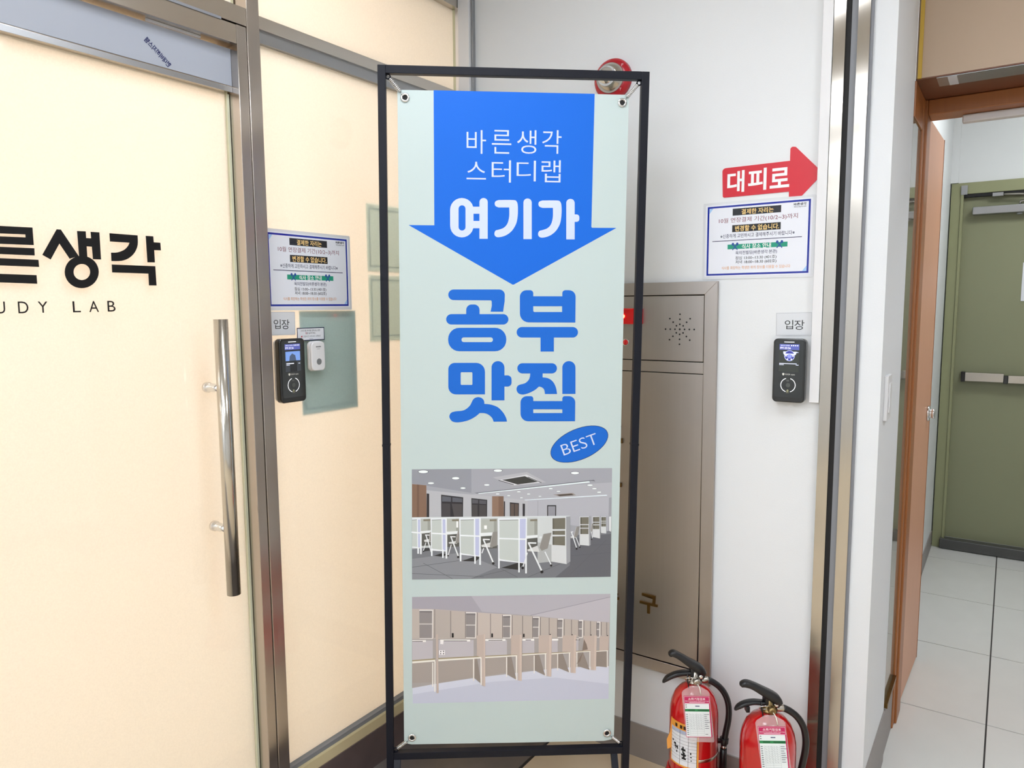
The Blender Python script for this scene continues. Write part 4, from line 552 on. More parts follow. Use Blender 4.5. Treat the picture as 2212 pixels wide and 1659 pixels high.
PIC2=[
((166,159,158),[(0.0746,1.4021),(0.6275,1.4017),(0.6298,1.7148),(0.0741,1.7152)]),
((158,154,163),[(0.0746,1.4021),(0.6275,1.4017),(0.6274,1.4115),(0.4049,1.4612),(0.0743,1.4372)]),
((170,167,175),[(0.2382,1.4020),(0.6275,1.4017),(0.6274,1.4115),(0.4049,1.4612),(0.2674,1.4478)]),
((178,174,181),[(0.4049,1.4612),(0.6274,1.4115),(0.6266,1.4855),(0.4727,1.4704)]),
((140,136,146),[(0.4036,1.4619),(0.6276,1.4117),(0.6272,1.4102),(0.4033,1.4604)]),
((160,154,152),[(0.0736,1.5207),(0.6258,1.5252),(0.6283,1.6285),(0.0724,1.6689)]),
((196,199,213),[(0.0738,1.6689),(0.1470,1.6566),(0.2445,1.6433),(0.3358,1.6338),(0.4098,1.6261),(0.4751,1.6194),(0.5346,1.6170),(0.6286,1.6159),(0.6298,1.7148),(0.0741,1.7152)]),
((184,187,203),[(0.0743,1.6877),(0.2976,1.6555),(0.4755,1.6470),(0.6290,1.6695),(0.6298,1.7148),(0.0741,1.7152)]),
((178,168,161),[(0.0743,1.4363),(0.1354,1.4382),(0.6260,1.4861),(0.6258,1.5258),(0.4264,1.5291),(0.0736,1.5240)]),
((186,175,168),[(0.2557,1.4500),(0.3515,1.4584),(0.3521,1.5261),(0.2559,1.5248)]),
((172,163,157),[(0.1383,1.4401),(0.1802,1.4439),(0.1801,1.5227),(0.1379,1.5219)]),
((104,98,97),[(0.1361,1.4386),(0.1357,1.5225),(0.1372,1.5225),(0.1376,1.4386)]),
((104,98,97),[(0.1801,1.4439),(0.1799,1.5227),(0.1814,1.5228),(0.1815,1.4439)]),
((104,98,97),[(0.2210,1.4476),(0.2210,1.5235),(0.2225,1.5236),(0.2224,1.4476)]),
((104,98,97),[(0.2541,1.4506),(0.2543,1.5242),(0.2558,1.5242),(0.2556,1.4506)]),
((104,98,97),[(0.2909,1.4543),(0.2912,1.5249),(0.2927,1.5249),(0.2923,1.4543)]),
((104,98,97),[(0.3242,1.4579),(0.3246,1.5255),(0.3261,1.5256),(0.3256,1.4580)]),
((104,98,97),[(0.3514,1.4600),(0.3519,1.5261),(0.3534,1.5261),(0.3528,1.4600)]),
((104,98,97),[(0.3807,1.4626),(0.3814,1.5266),(0.3828,1.5267),(0.3822,1.4626)]),
((104,98,97),[(0.4086,1.4649),(0.4094,1.5266),(0.4108,1.5266),(0.4101,1.4650)]),
((104,98,97),[(0.4307,1.4672),(0.4315,1.5261),(0.4330,1.5261),(0.4322,1.4672)]),
((104,98,97),[(0.4552,1.4695),(0.4560,1.5256),(0.4575,1.5256),(0.4567,1.4695)]),
((104,98,97),[(0.4785,1.4717),(0.4794,1.5254),(0.4808,1.5255),(0.4800,1.4717)]),
((104,98,97),[(0.4980,1.4739),(0.4989,1.5252),(0.5004,1.5252),(0.4995,1.4739)]),
((104,98,97),[(0.5185,1.4758),(0.5194,1.5247),(0.5208,1.5247),(0.5199,1.4758)]),
((104,98,97),[(0.5383,1.4777),(0.5392,1.5244),(0.5407,1.5245),(0.5398,1.4777)]),
((104,98,97),[(0.5535,1.4792),(0.5544,1.5238),(0.5559,1.5238),(0.5550,1.4792)]),
((104,98,97),[(0.5722,1.4811),(0.5731,1.5242),(0.5746,1.5242),(0.5737,1.4811)]),
((104,98,97),[(0.5898,1.4830),(0.5907,1.5239),(0.5922,1.5239),(0.5913,1.4830)]),
((104,98,97),[(0.6026,1.4841),(0.6035,1.5241),(0.6050,1.5241),(0.6041,1.4841)]),
((104,98,97),[(0.6184,1.4856),(0.6193,1.5244),(0.6208,1.5245),(0.6199,1.4857)]),
((138,132,132),[(0.0944,1.4397),(0.1319,1.4403),(0.1309,1.5239),(0.0944,1.5232)]),
((218,214,212),[(0.0944,1.4424),(0.1319,1.4430),(0.1319,1.4400),(0.0944,1.4394)]),
((214,209,205),[(0.1298,1.4403),(0.1288,1.5239),(0.1314,1.5239),(0.1324,1.4403)]),
((205,200,197),[(0.0941,1.4819),(0.1300,1.4826),(0.1300,1.4802),(0.0941,1.4795)]),
((212,207,204),[(0.0944,1.5244),(0.1309,1.5252),(0.1310,1.5227),(0.0944,1.5220)]),
((120,115,116),[(0.0955,1.4427),(0.1296,1.4433),(0.1296,1.4488),(0.0955,1.4470)]),
((138,132,132),[(0.2229,1.4492),(0.2519,1.4497),(0.2507,1.5244),(0.2235,1.5233)]),
((218,214,212),[(0.2229,1.4519),(0.2519,1.4524),(0.2519,1.4494),(0.2229,1.4489)]),
((214,209,205),[(0.2498,1.4496),(0.2485,1.5243),(0.2511,1.5245),(0.2524,1.4497)]),
((205,200,197),[(0.2229,1.4874),(0.2503,1.4879),(0.2503,1.4854),(0.2229,1.4849)]),
((212,207,204),[(0.2235,1.5245),(0.2506,1.5256),(0.2507,1.5232),(0.2235,1.5220)]),
((120,115,116),[(0.2240,1.4522),(0.2496,1.4527),(0.2496,1.4582),(0.2240,1.4565)]),
((138,132,132),[(0.3261,1.4589),(0.3489,1.4584),(0.3486,1.5263),(0.3268,1.5259)]),
((218,214,212),[(0.3261,1.4617),(0.3490,1.4611),(0.3488,1.4581),(0.3260,1.4586)]),
((214,209,205),[(0.3467,1.4583),(0.3464,1.5263),(0.3490,1.5263),(0.3493,1.4584)]),
((205,200,197),[(0.3263,1.4929),(0.3474,1.4933),(0.3474,1.4909),(0.3263,1.4905)]),
((212,207,204),[(0.3268,1.5271),(0.3486,1.5276),(0.3485,1.5251),(0.3268,1.5247)]),
((120,115,116),[(0.3273,1.4620),(0.3466,1.4614),(0.3466,1.4669),(0.3273,1.4663)]),
((138,132,132),[(0.4100,1.4656),(0.4288,1.4659),(0.4281,1.5272),(0.4113,1.5269)]),
((218,214,212),[(0.4100,1.4683),(0.4288,1.4687),(0.4288,1.4656),(0.4100,1.4653)]),
((214,209,205),[(0.4266,1.4658),(0.4259,1.5272),(0.4285,1.5273),(0.4292,1.4660)]),
((205,200,197),[(0.4103,1.4970),(0.4274,1.4973),(0.4274,1.4948),(0.4103,1.4945)]),
((212,207,204),[(0.4113,1.5282),(0.4281,1.5285),(0.4281,1.5260),(0.4113,1.5257)]),
((120,115,116),[(0.4112,1.4687),(0.4265,1.4689),(0.4265,1.4745),(0.4112,1.4730)]),
((138,132,132),[(0.4799,1.4724),(0.4958,1.4726),(0.4952,1.5276),(0.4810,1.5273)]),
((218,214,212),[(0.4799,1.4751),(0.4958,1.4754),(0.4958,1.4723),(0.4798,1.4720)]),
((214,209,205),[(0.4936,1.4726),(0.4930,1.5275),(0.4957,1.5277),(0.4962,1.4727)]),
((205,200,197),[(0.4803,1.5010),(0.4945,1.5013),(0.4945,1.4988),(0.4803,1.4986)]),
((212,207,204),[(0.4810,1.5286),(0.4953,1.5289),(0.4952,1.5264),(0.4810,1.5261)]),
((120,115,116),[(0.4811,1.4755),(0.4935,1.4757),(0.4936,1.4812),(0.4811,1.4798)]),
((138,132,132),[(0.5397,1.4774),(0.5515,1.4773),(0.5517,1.5287),(0.5410,1.5285)]),
((218,214,212),[(0.5398,1.4802),(0.5516,1.4801),(0.5515,1.4770),(0.5396,1.4771)]),
((214,209,205),[(0.5493,1.4773),(0.5494,1.5286),(0.5521,1.5287),(0.5520,1.4774)]),
((205,200,197),[(0.5402,1.5043),(0.5503,1.5045),(0.5502,1.5020),(0.5401,1.5018)]),
((212,207,204),[(0.5410,1.5297),(0.5517,1.5300),(0.5516,1.5275),(0.5409,1.5273)]),
((120,115,116),[(0.5409,1.4805),(0.5492,1.4804),(0.5493,1.4859),(0.5410,1.4849)]),
((138,132,132),[(0.5908,1.4830),(0.6006,1.4832),(0.6008,1.5287),(0.5921,1.5286)]),
((218,214,212),[(0.5909,1.4858),(0.6007,1.4859),(0.6006,1.4828),(0.5908,1.4827)]),
((214,209,205),[(0.5984,1.4831),(0.5985,1.5287),(0.6012,1.5288),(0.6011,1.4832)]),
((205,200,197),[(0.5914,1.5071),(0.5994,1.5073),(0.5993,1.5048),(0.5913,1.5046)]),
((212,207,204),[(0.5922,1.5298),(0.6008,1.5300),(0.6008,1.5275),(0.5921,1.5273)]),
((120,115,116),[(0.5921,1.4861),(0.5983,1.4862),(0.5984,1.4918),(0.5922,1.4904)]),
((180,175,180),[(0.0741,1.5283),(0.1312,1.5295),(0.1310,1.5840),(0.0736,1.5868)]),
((180,175,180),[(0.1475,1.5282),(0.2448,1.5302),(0.2449,1.5796),(0.1473,1.5822)]),
((180,175,180),[(0.2773,1.5308),(0.3380,1.5320),(0.3384,1.5766),(0.2775,1.5778)]),
((180,175,180),[(0.3810,1.5322),(0.4152,1.5329),(0.4157,1.5720),(0.3814,1.5725)]),
((180,175,180),[(0.4642,1.5335),(0.4811,1.5339),(0.4817,1.5708),(0.4648,1.5717)]),
((180,175,180),[(0.5337,1.5349),(0.5396,1.5350),(0.5402,1.5680),(0.5343,1.5685)]),
((158,149,143),[(0.0736,1.5898),(0.1368,1.5866),(0.1365,1.6533),(0.0731,1.6534)]),
((158,149,143),[(0.1473,1.5905),(0.2449,1.5882),(0.2451,1.6393),(0.1470,1.6551)]),
((158,149,143),[(0.2775,1.5840),(0.3372,1.5834),(0.3376,1.6282),(0.2777,1.6369)]),
((158,149,143),[(0.3815,1.5793),(0.4151,1.5788),(0.4157,1.6212),(0.3819,1.6255)]),
((158,149,143),[(0.4649,1.5767),(0.4809,1.5758),(0.4816,1.6164),(0.4655,1.6173)]),
((138,128,121),[(0.2449,1.5796),(0.2537,1.5798),(0.2666,1.6610),(0.2451,1.6418)]),
((138,128,121),[(0.3384,1.5784),(0.3502,1.5787),(0.3656,1.6508),(0.3388,1.6345)]),
((138,128,121),[(0.4157,1.5745),(0.4284,1.5747),(0.4471,1.6401),(0.4163,1.6237)]),
((138,128,121),[(0.4820,1.5721),(0.4951,1.5724),(0.5155,1.6322),(0.4828,1.6174)]),
((138,128,121),[(0.5382,1.5701),(0.5531,1.5704),(0.5737,1.6257),(0.5390,1.6139)]),
((138,128,121),[(0.5919,1.5712),(0.6218,1.5703),(0.6230,1.6189),(0.5929,1.6151)]),
((150,138,110),[(0.0736,1.5858),(0.1377,1.5823),(0.1377,1.5860),(0.0736,1.5898)]),
((222,218,210),[(0.0736,1.5898),(0.1377,1.5860),(0.1376,1.5912),(0.0736,1.5955)]),
((150,138,110),[(0.1464,1.5812),(0.2655,1.5775),(0.2655,1.5806),(0.1464,1.5852)]),
((222,218,210),[(0.1464,1.5852),(0.2655,1.5806),(0.2655,1.5850),(0.1464,1.5909)]),
((150,138,110),[(0.2775,1.5772),(0.3669,1.5747),(0.3670,1.5772),(0.2775,1.5803)]),
((222,218,210),[(0.2775,1.5803),(0.3670,1.5772),(0.3670,1.5806),(0.2775,1.5846)]),
((150,138,110),[(0.3811,1.5725),(0.4497,1.5708),(0.4497,1.5730),(0.3811,1.5753)]),
((222,218,210),[(0.3811,1.5753),(0.4497,1.5730),(0.4498,1.5760),(0.3812,1.5792)]),
((150,138,110),[(0.4642,1.5717),(0.5177,1.5700),(0.5177,1.5719),(0.4643,1.5741)]),
((222,218,210),[(0.4643,1.5741),(0.5177,1.5719),(0.5177,1.5745),(0.4643,1.5773)]),
((150,138,110),[(0.5337,1.5685),(0.5751,1.5675),(0.5751,1.5692),(0.5337,1.5705)]),
((222,218,210),[(0.5337,1.5705),(0.5751,1.5692),(0.5752,1.5716),(0.5338,1.5733)]),
((150,138,110),[(0.5915,1.5678),(0.6250,1.5666),(0.6250,1.5682),(0.5916,1.5695)]),
((222,218,210),[(0.5916,1.5695),(0.6250,1.5682),(0.6251,1.5704),(0.5916,1.5719)]),
((224,219,213),[(0.2639,1.5815),(0.2641,1.6641),(0.2679,1.6642),(0.2677,1.5816)]),
((224,219,213),[(0.2433,1.5864),(0.2435,1.6517),(0.2467,1.6518),(0.2466,1.5864)]),
((224,219,213),[(0.3634,1.5790),(0.3641,1.6514),(0.3677,1.6514),(0.3670,1.5790)]),
((224,219,213),[(0.3361,1.5827),(0.3365,1.6407),(0.3394,1.6408),(0.3390,1.5828)]),
((224,219,213),[(0.4454,1.5744),(0.4464,1.6413),(0.4496,1.6414),(0.4487,1.5745)]),
((224,219,213),[(0.4138,1.5794),(0.4145,1.6325),(0.4171,1.6325),(0.4165,1.5794)]),
((224,219,213),[(0.5135,1.5727),(0.5146,1.6322),(0.5176,1.6323),(0.5165,1.5728)]),
((224,219,213),[(0.4803,1.5758),(0.4811,1.6252),(0.4835,1.6252),(0.4827,1.5758)]),
((224,219,213),[(0.5717,1.5708),(0.5729,1.6253),(0.5756,1.6254),(0.5744,1.5709)]),
((224,219,213),[(0.5350,1.5726),(0.5359,1.6195),(0.5383,1.6195),(0.5374,1.5726)]),
((224,219,213),[(0.6215,1.5697),(0.6227,1.6195),(0.6251,1.6196),(0.6239,1.5697)]),
((224,219,213),[(0.1352,1.5912),(0.1347,1.6813),(0.1380,1.6814),(0.1384,1.5912)]),
((224,219,213),[(0.1290,1.5941),(0.1287,1.6656),(0.1319,1.6656),(0.1322,1.5942)]),
((184,169,160),[(0.1400,1.5128),(0.1455,1.5101),(0.1469,1.6851),(0.1404,1.6855)]),
((184,169,160),[(0.2536,1.5171),(0.2766,1.5135),(0.2778,1.6685),(0.2687,1.6661),(0.2669,1.5819),(0.2537,1.5767)]),
((184,169,160),[(0.3491,1.5189),(0.3802,1.5164),(0.3807,1.6546),(0.3694,1.6524),(0.3673,1.5759),(0.3496,1.5762)]),
((184,169,160),[(0.4268,1.5204),(0.4640,1.5190),(0.4644,1.6433),(0.4510,1.6418),(0.4497,1.5714),(0.4275,1.5716)]),
((184,169,160),[(0.4949,1.5220),(0.5337,1.5209),(0.5338,1.6345),(0.5194,1.6329),(0.5177,1.5706),(0.4945,1.5699)]),
((184,169,160),[(0.5542,1.5241),(0.5917,1.5236),(0.5914,1.6273),(0.5770,1.6261),(0.5751,1.5678),(0.5531,1.5679)]),
((184,169,160),[(0.5998,1.5262),(0.6264,1.5258),(0.6250,1.5675),(0.5999,1.5689)]),
((194,178,168),[(0.2729,1.5144),(0.2766,1.5135),(0.2778,1.6685),(0.2740,1.6674)]),
((194,178,168),[(0.3738,1.5172),(0.3802,1.5164),(0.3807,1.6546),(0.3745,1.6535)]),
((194,178,168),[(0.4566,1.5194),(0.4640,1.5190),(0.4644,1.6433),(0.4575,1.6422)]),
((194,178,168),[(0.5269,1.5214),(0.5337,1.5209),(0.5338,1.6345),(0.5272,1.6334)]),
((194,178,168),[(0.5852,1.5238),(0.5917,1.5236),(0.5914,1.6273),(0.5851,1.6265)]),
((128,114,104),[(0.5553,1.5331),(0.5631,1.5488),(0.5670,1.5645),(0.5515,1.5673)]),
((126,112,102),[(0.5474,1.5828),(0.5532,1.5736),(0.5462,1.5984),(0.5359,1.6076)]),
((232,229,226),[(0.0741,1.5325),(0.1120,1.5332),(0.1121,1.5280),(0.0741,1.5273)]),
((40,36,36),[(0.0741,1.5317),(0.1033,1.5323),(0.1034,1.5304),(0.0741,1.5299)]),
((232,229,226),[(0.1518,1.5325),(0.2349,1.5341),(0.2349,1.5289),(0.1519,1.5273)]),
((40,36,36),[(0.1606,1.5319),(0.2261,1.5332),(0.2261,1.5313),(0.1606,1.5300)]),
((232,229,226),[(0.2773,1.5331),(0.3339,1.5342),(0.3339,1.5290),(0.2773,1.5279)]),
((40,36,36),[(0.2861,1.5325),(0.3251,1.5333),(0.3251,1.5314),(0.2861,1.5307)]),
((232,229,226),[(0.3813,1.5345),(0.4146,1.5352),(0.4146,1.5299),(0.3812,1.5293)]),
((40,36,36),[(0.3901,1.5339),(0.4058,1.5342),(0.4057,1.5324),(0.3901,1.5321)]),
((232,229,226),[(0.4649,1.5359),(0.4826,1.5362),(0.4826,1.5309),(0.4648,1.5306)]),
((232,229,226),[(0.5346,1.5369),(0.5411,1.5370),(0.5410,1.5318),(0.5345,1.5316)]),
((40,36,36),[(0.5435,1.5344),(0.5322,1.5342),(0.5322,1.5361),(0.5435,1.5363)]),
((226,222,222),[(0.1524,1.5299),(0.1611,1.5300),(0.1602,1.5408),(0.1518,1.5400)]),
((228,225,226),[(0.1485,1.5584),(0.1646,1.5587),(0.1645,1.5723),(0.1485,1.5714)]),
((96,90,92),[(0.1549,1.5622),(0.1547,1.5633),(0.1541,1.5641),(0.1532,1.5644),(0.1523,1.5641),(0.1517,1.5633),(0.1514,1.5622),(0.1517,1.5611),(0.1523,1.5603),(0.1532,1.5600),(0.1541,1.5604),(0.1547,1.5612)]),
((96,90,92),[(0.1625,1.5618),(0.1623,1.5629),(0.1616,1.5636),(0.1608,1.5639),(0.1599,1.5636),(0.1592,1.5628),(0.1590,1.5617),(0.1593,1.5606),(0.1599,1.5599),(0.1608,1.5596),(0.1616,1.5599),(0.1623,1.5607)]),
((96,90,92),[(0.1546,1.5684),(0.1544,1.5695),(0.1537,1.5703),(0.1529,1.5705),(0.1520,1.5702),(0.1514,1.5694),(0.1511,1.5683),(0.1514,1.5673),(0.1520,1.5665),(0.1529,1.5662),(0.1538,1.5665),(0.1544,1.5673)]),
((96,90,92),[(0.1625,1.5686),(0.1623,1.5696),(0.1616,1.5704),(0.1607,1.5707),(0.1599,1.5704),(0.1592,1.5696),(0.1590,1.5685),(0.1592,1.5674),(0.1599,1.5666),(0.1607,1.5664),(0.1616,1.5667),(0.1623,1.5675)]),
((26,24,26),[(0.1839,1.5087),(0.1891,1.5088),(0.1891,1.5217),(0.1839,1.5216)]),
((26,24,26),[(0.2939,1.5117),(0.2986,1.5118),(0.2987,1.5232),(0.2940,1.5231)]),
((26,24,26),[(0.3834,1.5143),(0.3873,1.5144),(0.3874,1.5246),(0.3835,1.5245)]),
((26,24,26),[(0.4578,1.5164),(0.4610,1.5164),(0.4611,1.5192),(0.4578,1.5192)]),
((26,24,26),[(0.5200,1.5185),(0.5233,1.5185),(0.5233,1.5210),(0.5200,1.5210)]),
((26,24,26),[(0.5738,1.5201),(0.5768,1.5202),(0.5768,1.5227),(0.5738,1.5226)]),
((26,24,26),[(0.6206,1.5229),(0.6236,1.5230),(0.6237,1.5254),(0.6207,1.5254)]),
]
LOGO=[
(3,[(0.5600,1.6130),(0.6845,1.6163),(0.6846,1.5818),(0.5587,1.5791),(0.5593,1.5929),(0.6707,1.5961),(0.6707,1.6017),(0.5593,1.5984)]),
(3,[(0.5587,1.5740),(0.6851,1.5757),(0.6848,1.5613),(0.5581,1.5607)]),
(3,[(0.5458,1.5532),(0.6911,1.5532),(0.6913,1.5390),(0.5452,1.5394)]),
(3,[(0.5539,1.5306),(0.5674,1.5306),(0.5677,1.5237),(0.6855,1.5226),(0.6855,1.5054),(0.5532,1.5080)]),
(3,[(0.7291,1.6165),(0.7373,1.6166),(0.7686,1.5647),(0.7503,1.5581),(0.7325,1.5879),(0.7138,1.5548),(0.6987,1.5635)]),
(3,[(0.7686,1.6163),(0.7862,1.6169),(0.7859,1.5551),(0.7694,1.5543)]),
(3,[(0.7842,1.6030),(0.7970,1.6031),(0.7969,1.5856),(0.7846,1.5858)]),
(3,[(0.7958,1.6166),(0.8142,1.6170),(0.8139,1.5596),(0.7970,1.5595)]),
(3,[(0.8074,1.5330),(0.8065,1.5270),(0.8045,1.5212),(0.8015,1.5157),(0.7977,1.5107),(0.7931,1.5064),(0.7878,1.5029),(0.7822,1.5002),(0.7762,1.4986),(0.7702,1.4980),(0.7643,1.4984),(0.7587,1.4998),(0.7535,1.5022),(0.7489,1.5055),(0.7451,1.5095),(0.7421,1.5142),(0.7400,1.5194),(0.7388,1.5249),(0.7387,1.5306),(0.7396,1.5364),(0.7415,1.5421),(0.7443,1.5474),(0.7479,1.5523),(0.7523,1.5566),(0.7574,1.5601),(0.7629,1.5629),(0.7687,1.5647),(0.7747,1.5655),(0.7806,1.5653),(0.7864,1.5641),(0.7917,1.5618),(0.7965,1.5587),(0.8006,1.5547),(0.8038,1.5499),(0.8060,1.5446),(0.8073,1.5389)],[[(0.7895,1.5324),(0.7888,1.5286),(0.7874,1.5250),(0.7851,1.5217),(0.7823,1.5190),(0.7790,1.5169),(0.7753,1.5156),(0.7716,1.5150),(0.7679,1.5154),(0.7645,1.5165),(0.7615,1.5184),(0.7591,1.5210),(0.7573,1.5241),(0.7563,1.5276),(0.7562,1.5312),(0.7568,1.5349),(0.7583,1.5385),(0.7604,1.5417),(0.7632,1.5445),(0.7665,1.5466),(0.7701,1.5480),(0.7738,1.5485),(0.7775,1.5483),(0.7810,1.5472),(0.7840,1.5453),(0.7865,1.5427),(0.7883,1.5396),(0.7893,1.5361)]]),
(3,[(0.8350,1.6168),(0.8473,1.6168),(0.8655,1.6168),(0.8841,1.6168),(0.8970,1.6168),(0.8970,1.6130),(0.8970,1.6075),(0.8967,1.6015),(0.8960,1.5961),(0.8947,1.5915),(0.8930,1.5871),(0.8909,1.5830),(0.8884,1.5791),(0.8855,1.5754),(0.8823,1.5719),(0.8787,1.5688),(0.8749,1.5660),(0.8711,1.5637),(0.8670,1.5618),(0.8626,1.5602),(0.8579,1.5589),(0.8521,1.5581),(0.8456,1.5577),(0.8396,1.5575),(0.8355,1.5574),(0.8356,1.5610),(0.8357,1.5664),(0.8358,1.5717),(0.8358,1.5754),(0.8385,1.5756),(0.8424,1.5758),(0.8468,1.5762),(0.8508,1.5770),(0.8545,1.5782),(0.8582,1.5797),(0.8618,1.5814),(0.8649,1.5832),(0.8676,1.5853),(0.8700,1.5875),(0.8720,1.5898),(0.8738,1.5920),(0.8752,1.5941),(0.8762,1.5962),(0.8770,1.5980),(0.8776,1.5993),(0.8688,1.5993),(0.8560,1.5992),(0.8435,1.5992),(0.8350,1.5992),(0.8350,1.6027),(0.8350,1.6080),(0.8350,1.6132)]),
(3,[(0.9154,1.6171),(0.9332,1.6173),(0.9336,1.6041),(0.9491,1.6040),(0.9495,1.5868),(0.9334,1.5864),(0.9335,1.5588),(0.9158,1.5583)]),
(3,[(0.8356,1.5501),(0.9339,1.5503),(0.9342,1.5066),(0.9162,1.5065),(0.9166,1.5330),(0.8355,1.5329)]),
]
LOGO_TXT=[
('U',0.6088,1.4700,0.6252,1.4468),
('D',0.6477,1.4701,0.6661,1.4468),
('Y',0.6834,1.4701,0.7016,1.4474),
('L',0.7496,1.4707,0.7654,1.4477),
('A',0.7824,1.4713,0.8024,1.4479),
('B',0.8209,1.4716,0.8379,1.4485),
]

# ================================================================== setting
GX = -1.62                                     # front of the frosted glazing
Y0 = 2.066                                     # white wall behind the banner
CEIL = 2.62
# floors
fl = struct('floor', MB().box(-1.72, 1.95, -4.2, 2.0665, -.06, -.004), 'grout_dark', loc=(0,0,-.06))
def tile_mesh(name, m):
    mb = MB().box(-.5, .5, -.5, .5, -1, 0); me_o = mb.build(name, m); me = me_o.data; bpy.data.objects.remove(me_o); return me
TM = {k: tile_mesh('floor_tile', k) for k in ('tile_dark', 'tile_beige', 'tile_white')}
def tile(par, m, x0, x1, y0, y1, g=.0015):
    o = bpy.data.objects.new('floor_tile', TM[m]); COL.objects.link(o); o.parent = par
    o.location = Vector(((x0+x1)/2, (y0+y1)/2, 0))-ORG[par]; o.scale = (x1-x0-2*g, y1-y0-2*g, .0038)
ys = [2.062, 1.46, .86, .26, -.34, -.94]
for a, b in zip(ys[1:], ys):
    tile(fl, 'tile_dark', -1.600, -1.212, a, b)
    for k in range(5): tile(fl, 'tile_beige', -1.204+.6*k, -.604+.6*k, a, b if b < 2 or k < 1 else 2.048)
fs = MB().box(-1.6, 1.9, -4.19, -.945, -.004, 0); struct('floor_rear', fs, 'tile_beige', fl)
fc = struct('floor', MB().box(-.42, 1.3, 2.067, 5.05, -.06, -.004), 'grout_dark', loc=(0,0,-.06))
xs = [-.596, .004, .604, 1.204]; yy = [2.052, 2.296, 2.896, 3.496, 4.11, 4.73, 4.985]
for x0, x1 in zip(xs, xs[1:]):
    for y0, y1 in zip(yy, yy[1:]): tile(fc, 'tile_white', max(x0, -.40), x1, y0, y1, .0026)
struct('threshold_strip', MB().box(-.26, 1.2, 2.04, 2.06, -.004, .002), 'steel_h', fc)
# white wall with pilaster
struct('wall_back', MB().box(-1.74, -.267, Y0, 2.465, 0, 2.75), 'wall_white', loc=(-1,Y0,0))
struct('baseboard_back', MB().box(-1.56, -.412, Y0-.006, Y0, 0, .112), 'baseboard_grey', loc=(-1,Y0,0))
struct('baseboard_pilaster', MB().box(-.267, -.263, 2.07, 2.474, 0, .175), 'baseboard_grey', loc=(-.267,2.2,0))
ct = struct('trim_1', MB().box(-1.605, -1.559, 2.040, Y0, 0, 2.6), 'plastic_white', loc=(-1.58,2.05,0), bevel=.001)
struct('trim_lip', MB().box(-1.557, -1.551, 2.052, Y0, 0, 2.6), 'aluminium', ct)
# lobby shell
struct('wall_left', MB().box(-1.74, -1.60, -4.2, .16, 0, CEIL).box(-1.74, -1.63, .16, 2.07, 2.50, CEIL), 'wall_white', loc=(-1.67,-2,0))
struct('wall_right', MB().box(1.95, 2.07, -4.2, 2.6, 0, CEIL), 'wall_white', loc=(2,0,0))
struct('wall_front', MB().box(-1.74, 2.07, -4.32, -4.2, 0, CEIL), 'wall_white', loc=(0,-4.26,0))
struct('ceiling', MB().box(-1.74, 2.07, -4.32, 2.48, CEIL, CEIL+.1), 'ceiling_white', loc=(0,0,CEIL))
# lintel over the corridor opening, and the wall beside it
lt = struct('wall_lintel', MB().box(-.267, 2.07, 2.475, 2.60, 2.10, 2.75).box(.72, 2.07, 2.475, 2.60, 0, 2.10), 'lintel_tan', loc=(.3,2.5,2.1))
struct('yellow_tape', MB().box(-.262, -.252, 2.466, 2.4745, 2.098, 2.62), 'tape_yellow', lt)
# shutter guide rail let into the end of the white wall
rl = bpy.data.objects.new('trim_2', None); COL.objects.link(rl); rl.location = (-.367, Y0, 0); ORG[rl] = Vector((-.367, Y0, 0)); rl['kind'] = 'structure'
MB().box(-.411, -.383, Y0-.012, Y0+.002, 0, 2.6).build('rail_flange', 'steel_bright', rl)
MB().box(-.383, -.370, Y0-.006, Y0+.002, 0, 2.6).build('rail_slot', 'dark_gap', rl)
MB().box(-.370, -.355, Y0-.008, Y0+.002, 0, 2.6).build('rail_gasket', 'rubber_grey', rl)
MB().box(-.355, -.327, Y0-.012, Y0+.002, 0, 2.6).build('rail_flange', 'steel_bright', rl)
MB().box(-.327, -.320, Y0-.008, Y0+.002, 0, 2.6).build('rail_lip', 'rubber_grey', rl)
# ---- left glazing
def pane(mb, y0, y1, z0, z1, xf=GX, t=.011):
    mb.poly([(xf,y0,z0),(xf,y1,z0),(xf,y1,z1),(xf,y0,z1)], 0)
    mb.poly([(xf-t,y0,z0),(xf-t,y0,z1),(xf-t,y1,z1),(xf-t,y1,z0)], 1)
    for q in ([(xf,y0,z0),(xf,y0,z1),(xf-t,y0,z1),(xf-t,y0,z0)], [(xf,y1,z0),(xf-t,y1,z0),(xf-t,y1,z1),(xf,y1,z1)], [(xf,y0,z1),(xf,y1,z1),(xf-t,y1,z1),(xf-t,y0,z1)], [(xf,y0,z0),(xf-t,y0,z0),(xf-t,y1,z0),(xf,y1,z0)]): mb.poly(q, 2)
    return mb
GM = ['glass_clear', 'frost_film', 'glass_edge']
def sroot(name, loc):
    o = bpy.data.objects.new(name, None); COL.objects.link(o); o.location = loc; ORG[o] = Vector(loc); o['kind'] = 'structure'; return o
w1 = sroot('window_1', (GX, 1.6, .15)); pane(MB(), 1.215, 2.045, .15, 2.128).build('glass_pane', GM, w1)
MB().box(-1.640, -1.612, 1.211, 2.05, .150, .163).build('glazing_bead', 'rubber_grey', w1)
MB().box(-1.655, -1.601, 1.211, 2.05, .118, .150).build('sill', 'sill_reflected_cream', w1)  # reflected glow of the glass is put into this colour
MB().box(-1.70, -1.597, 1.211, 2.066, 0, .118).build('plinth', 'plinth_dark', w1)
w2 = sroot('window_2', (GX, 1.6, 2.18)); pane(MB(), 1.215, 2.045, 2.18, 2.46).build('glass_pane', GM, w2)
w3 = sroot('window_3', (GX, .7, 2.18)); pane(MB(), .16, 1.172, 2.176, 2.46).build('glass_pane', GM, w3)
tr = sroot('trim_3', (GX, 1.6, 2.15))
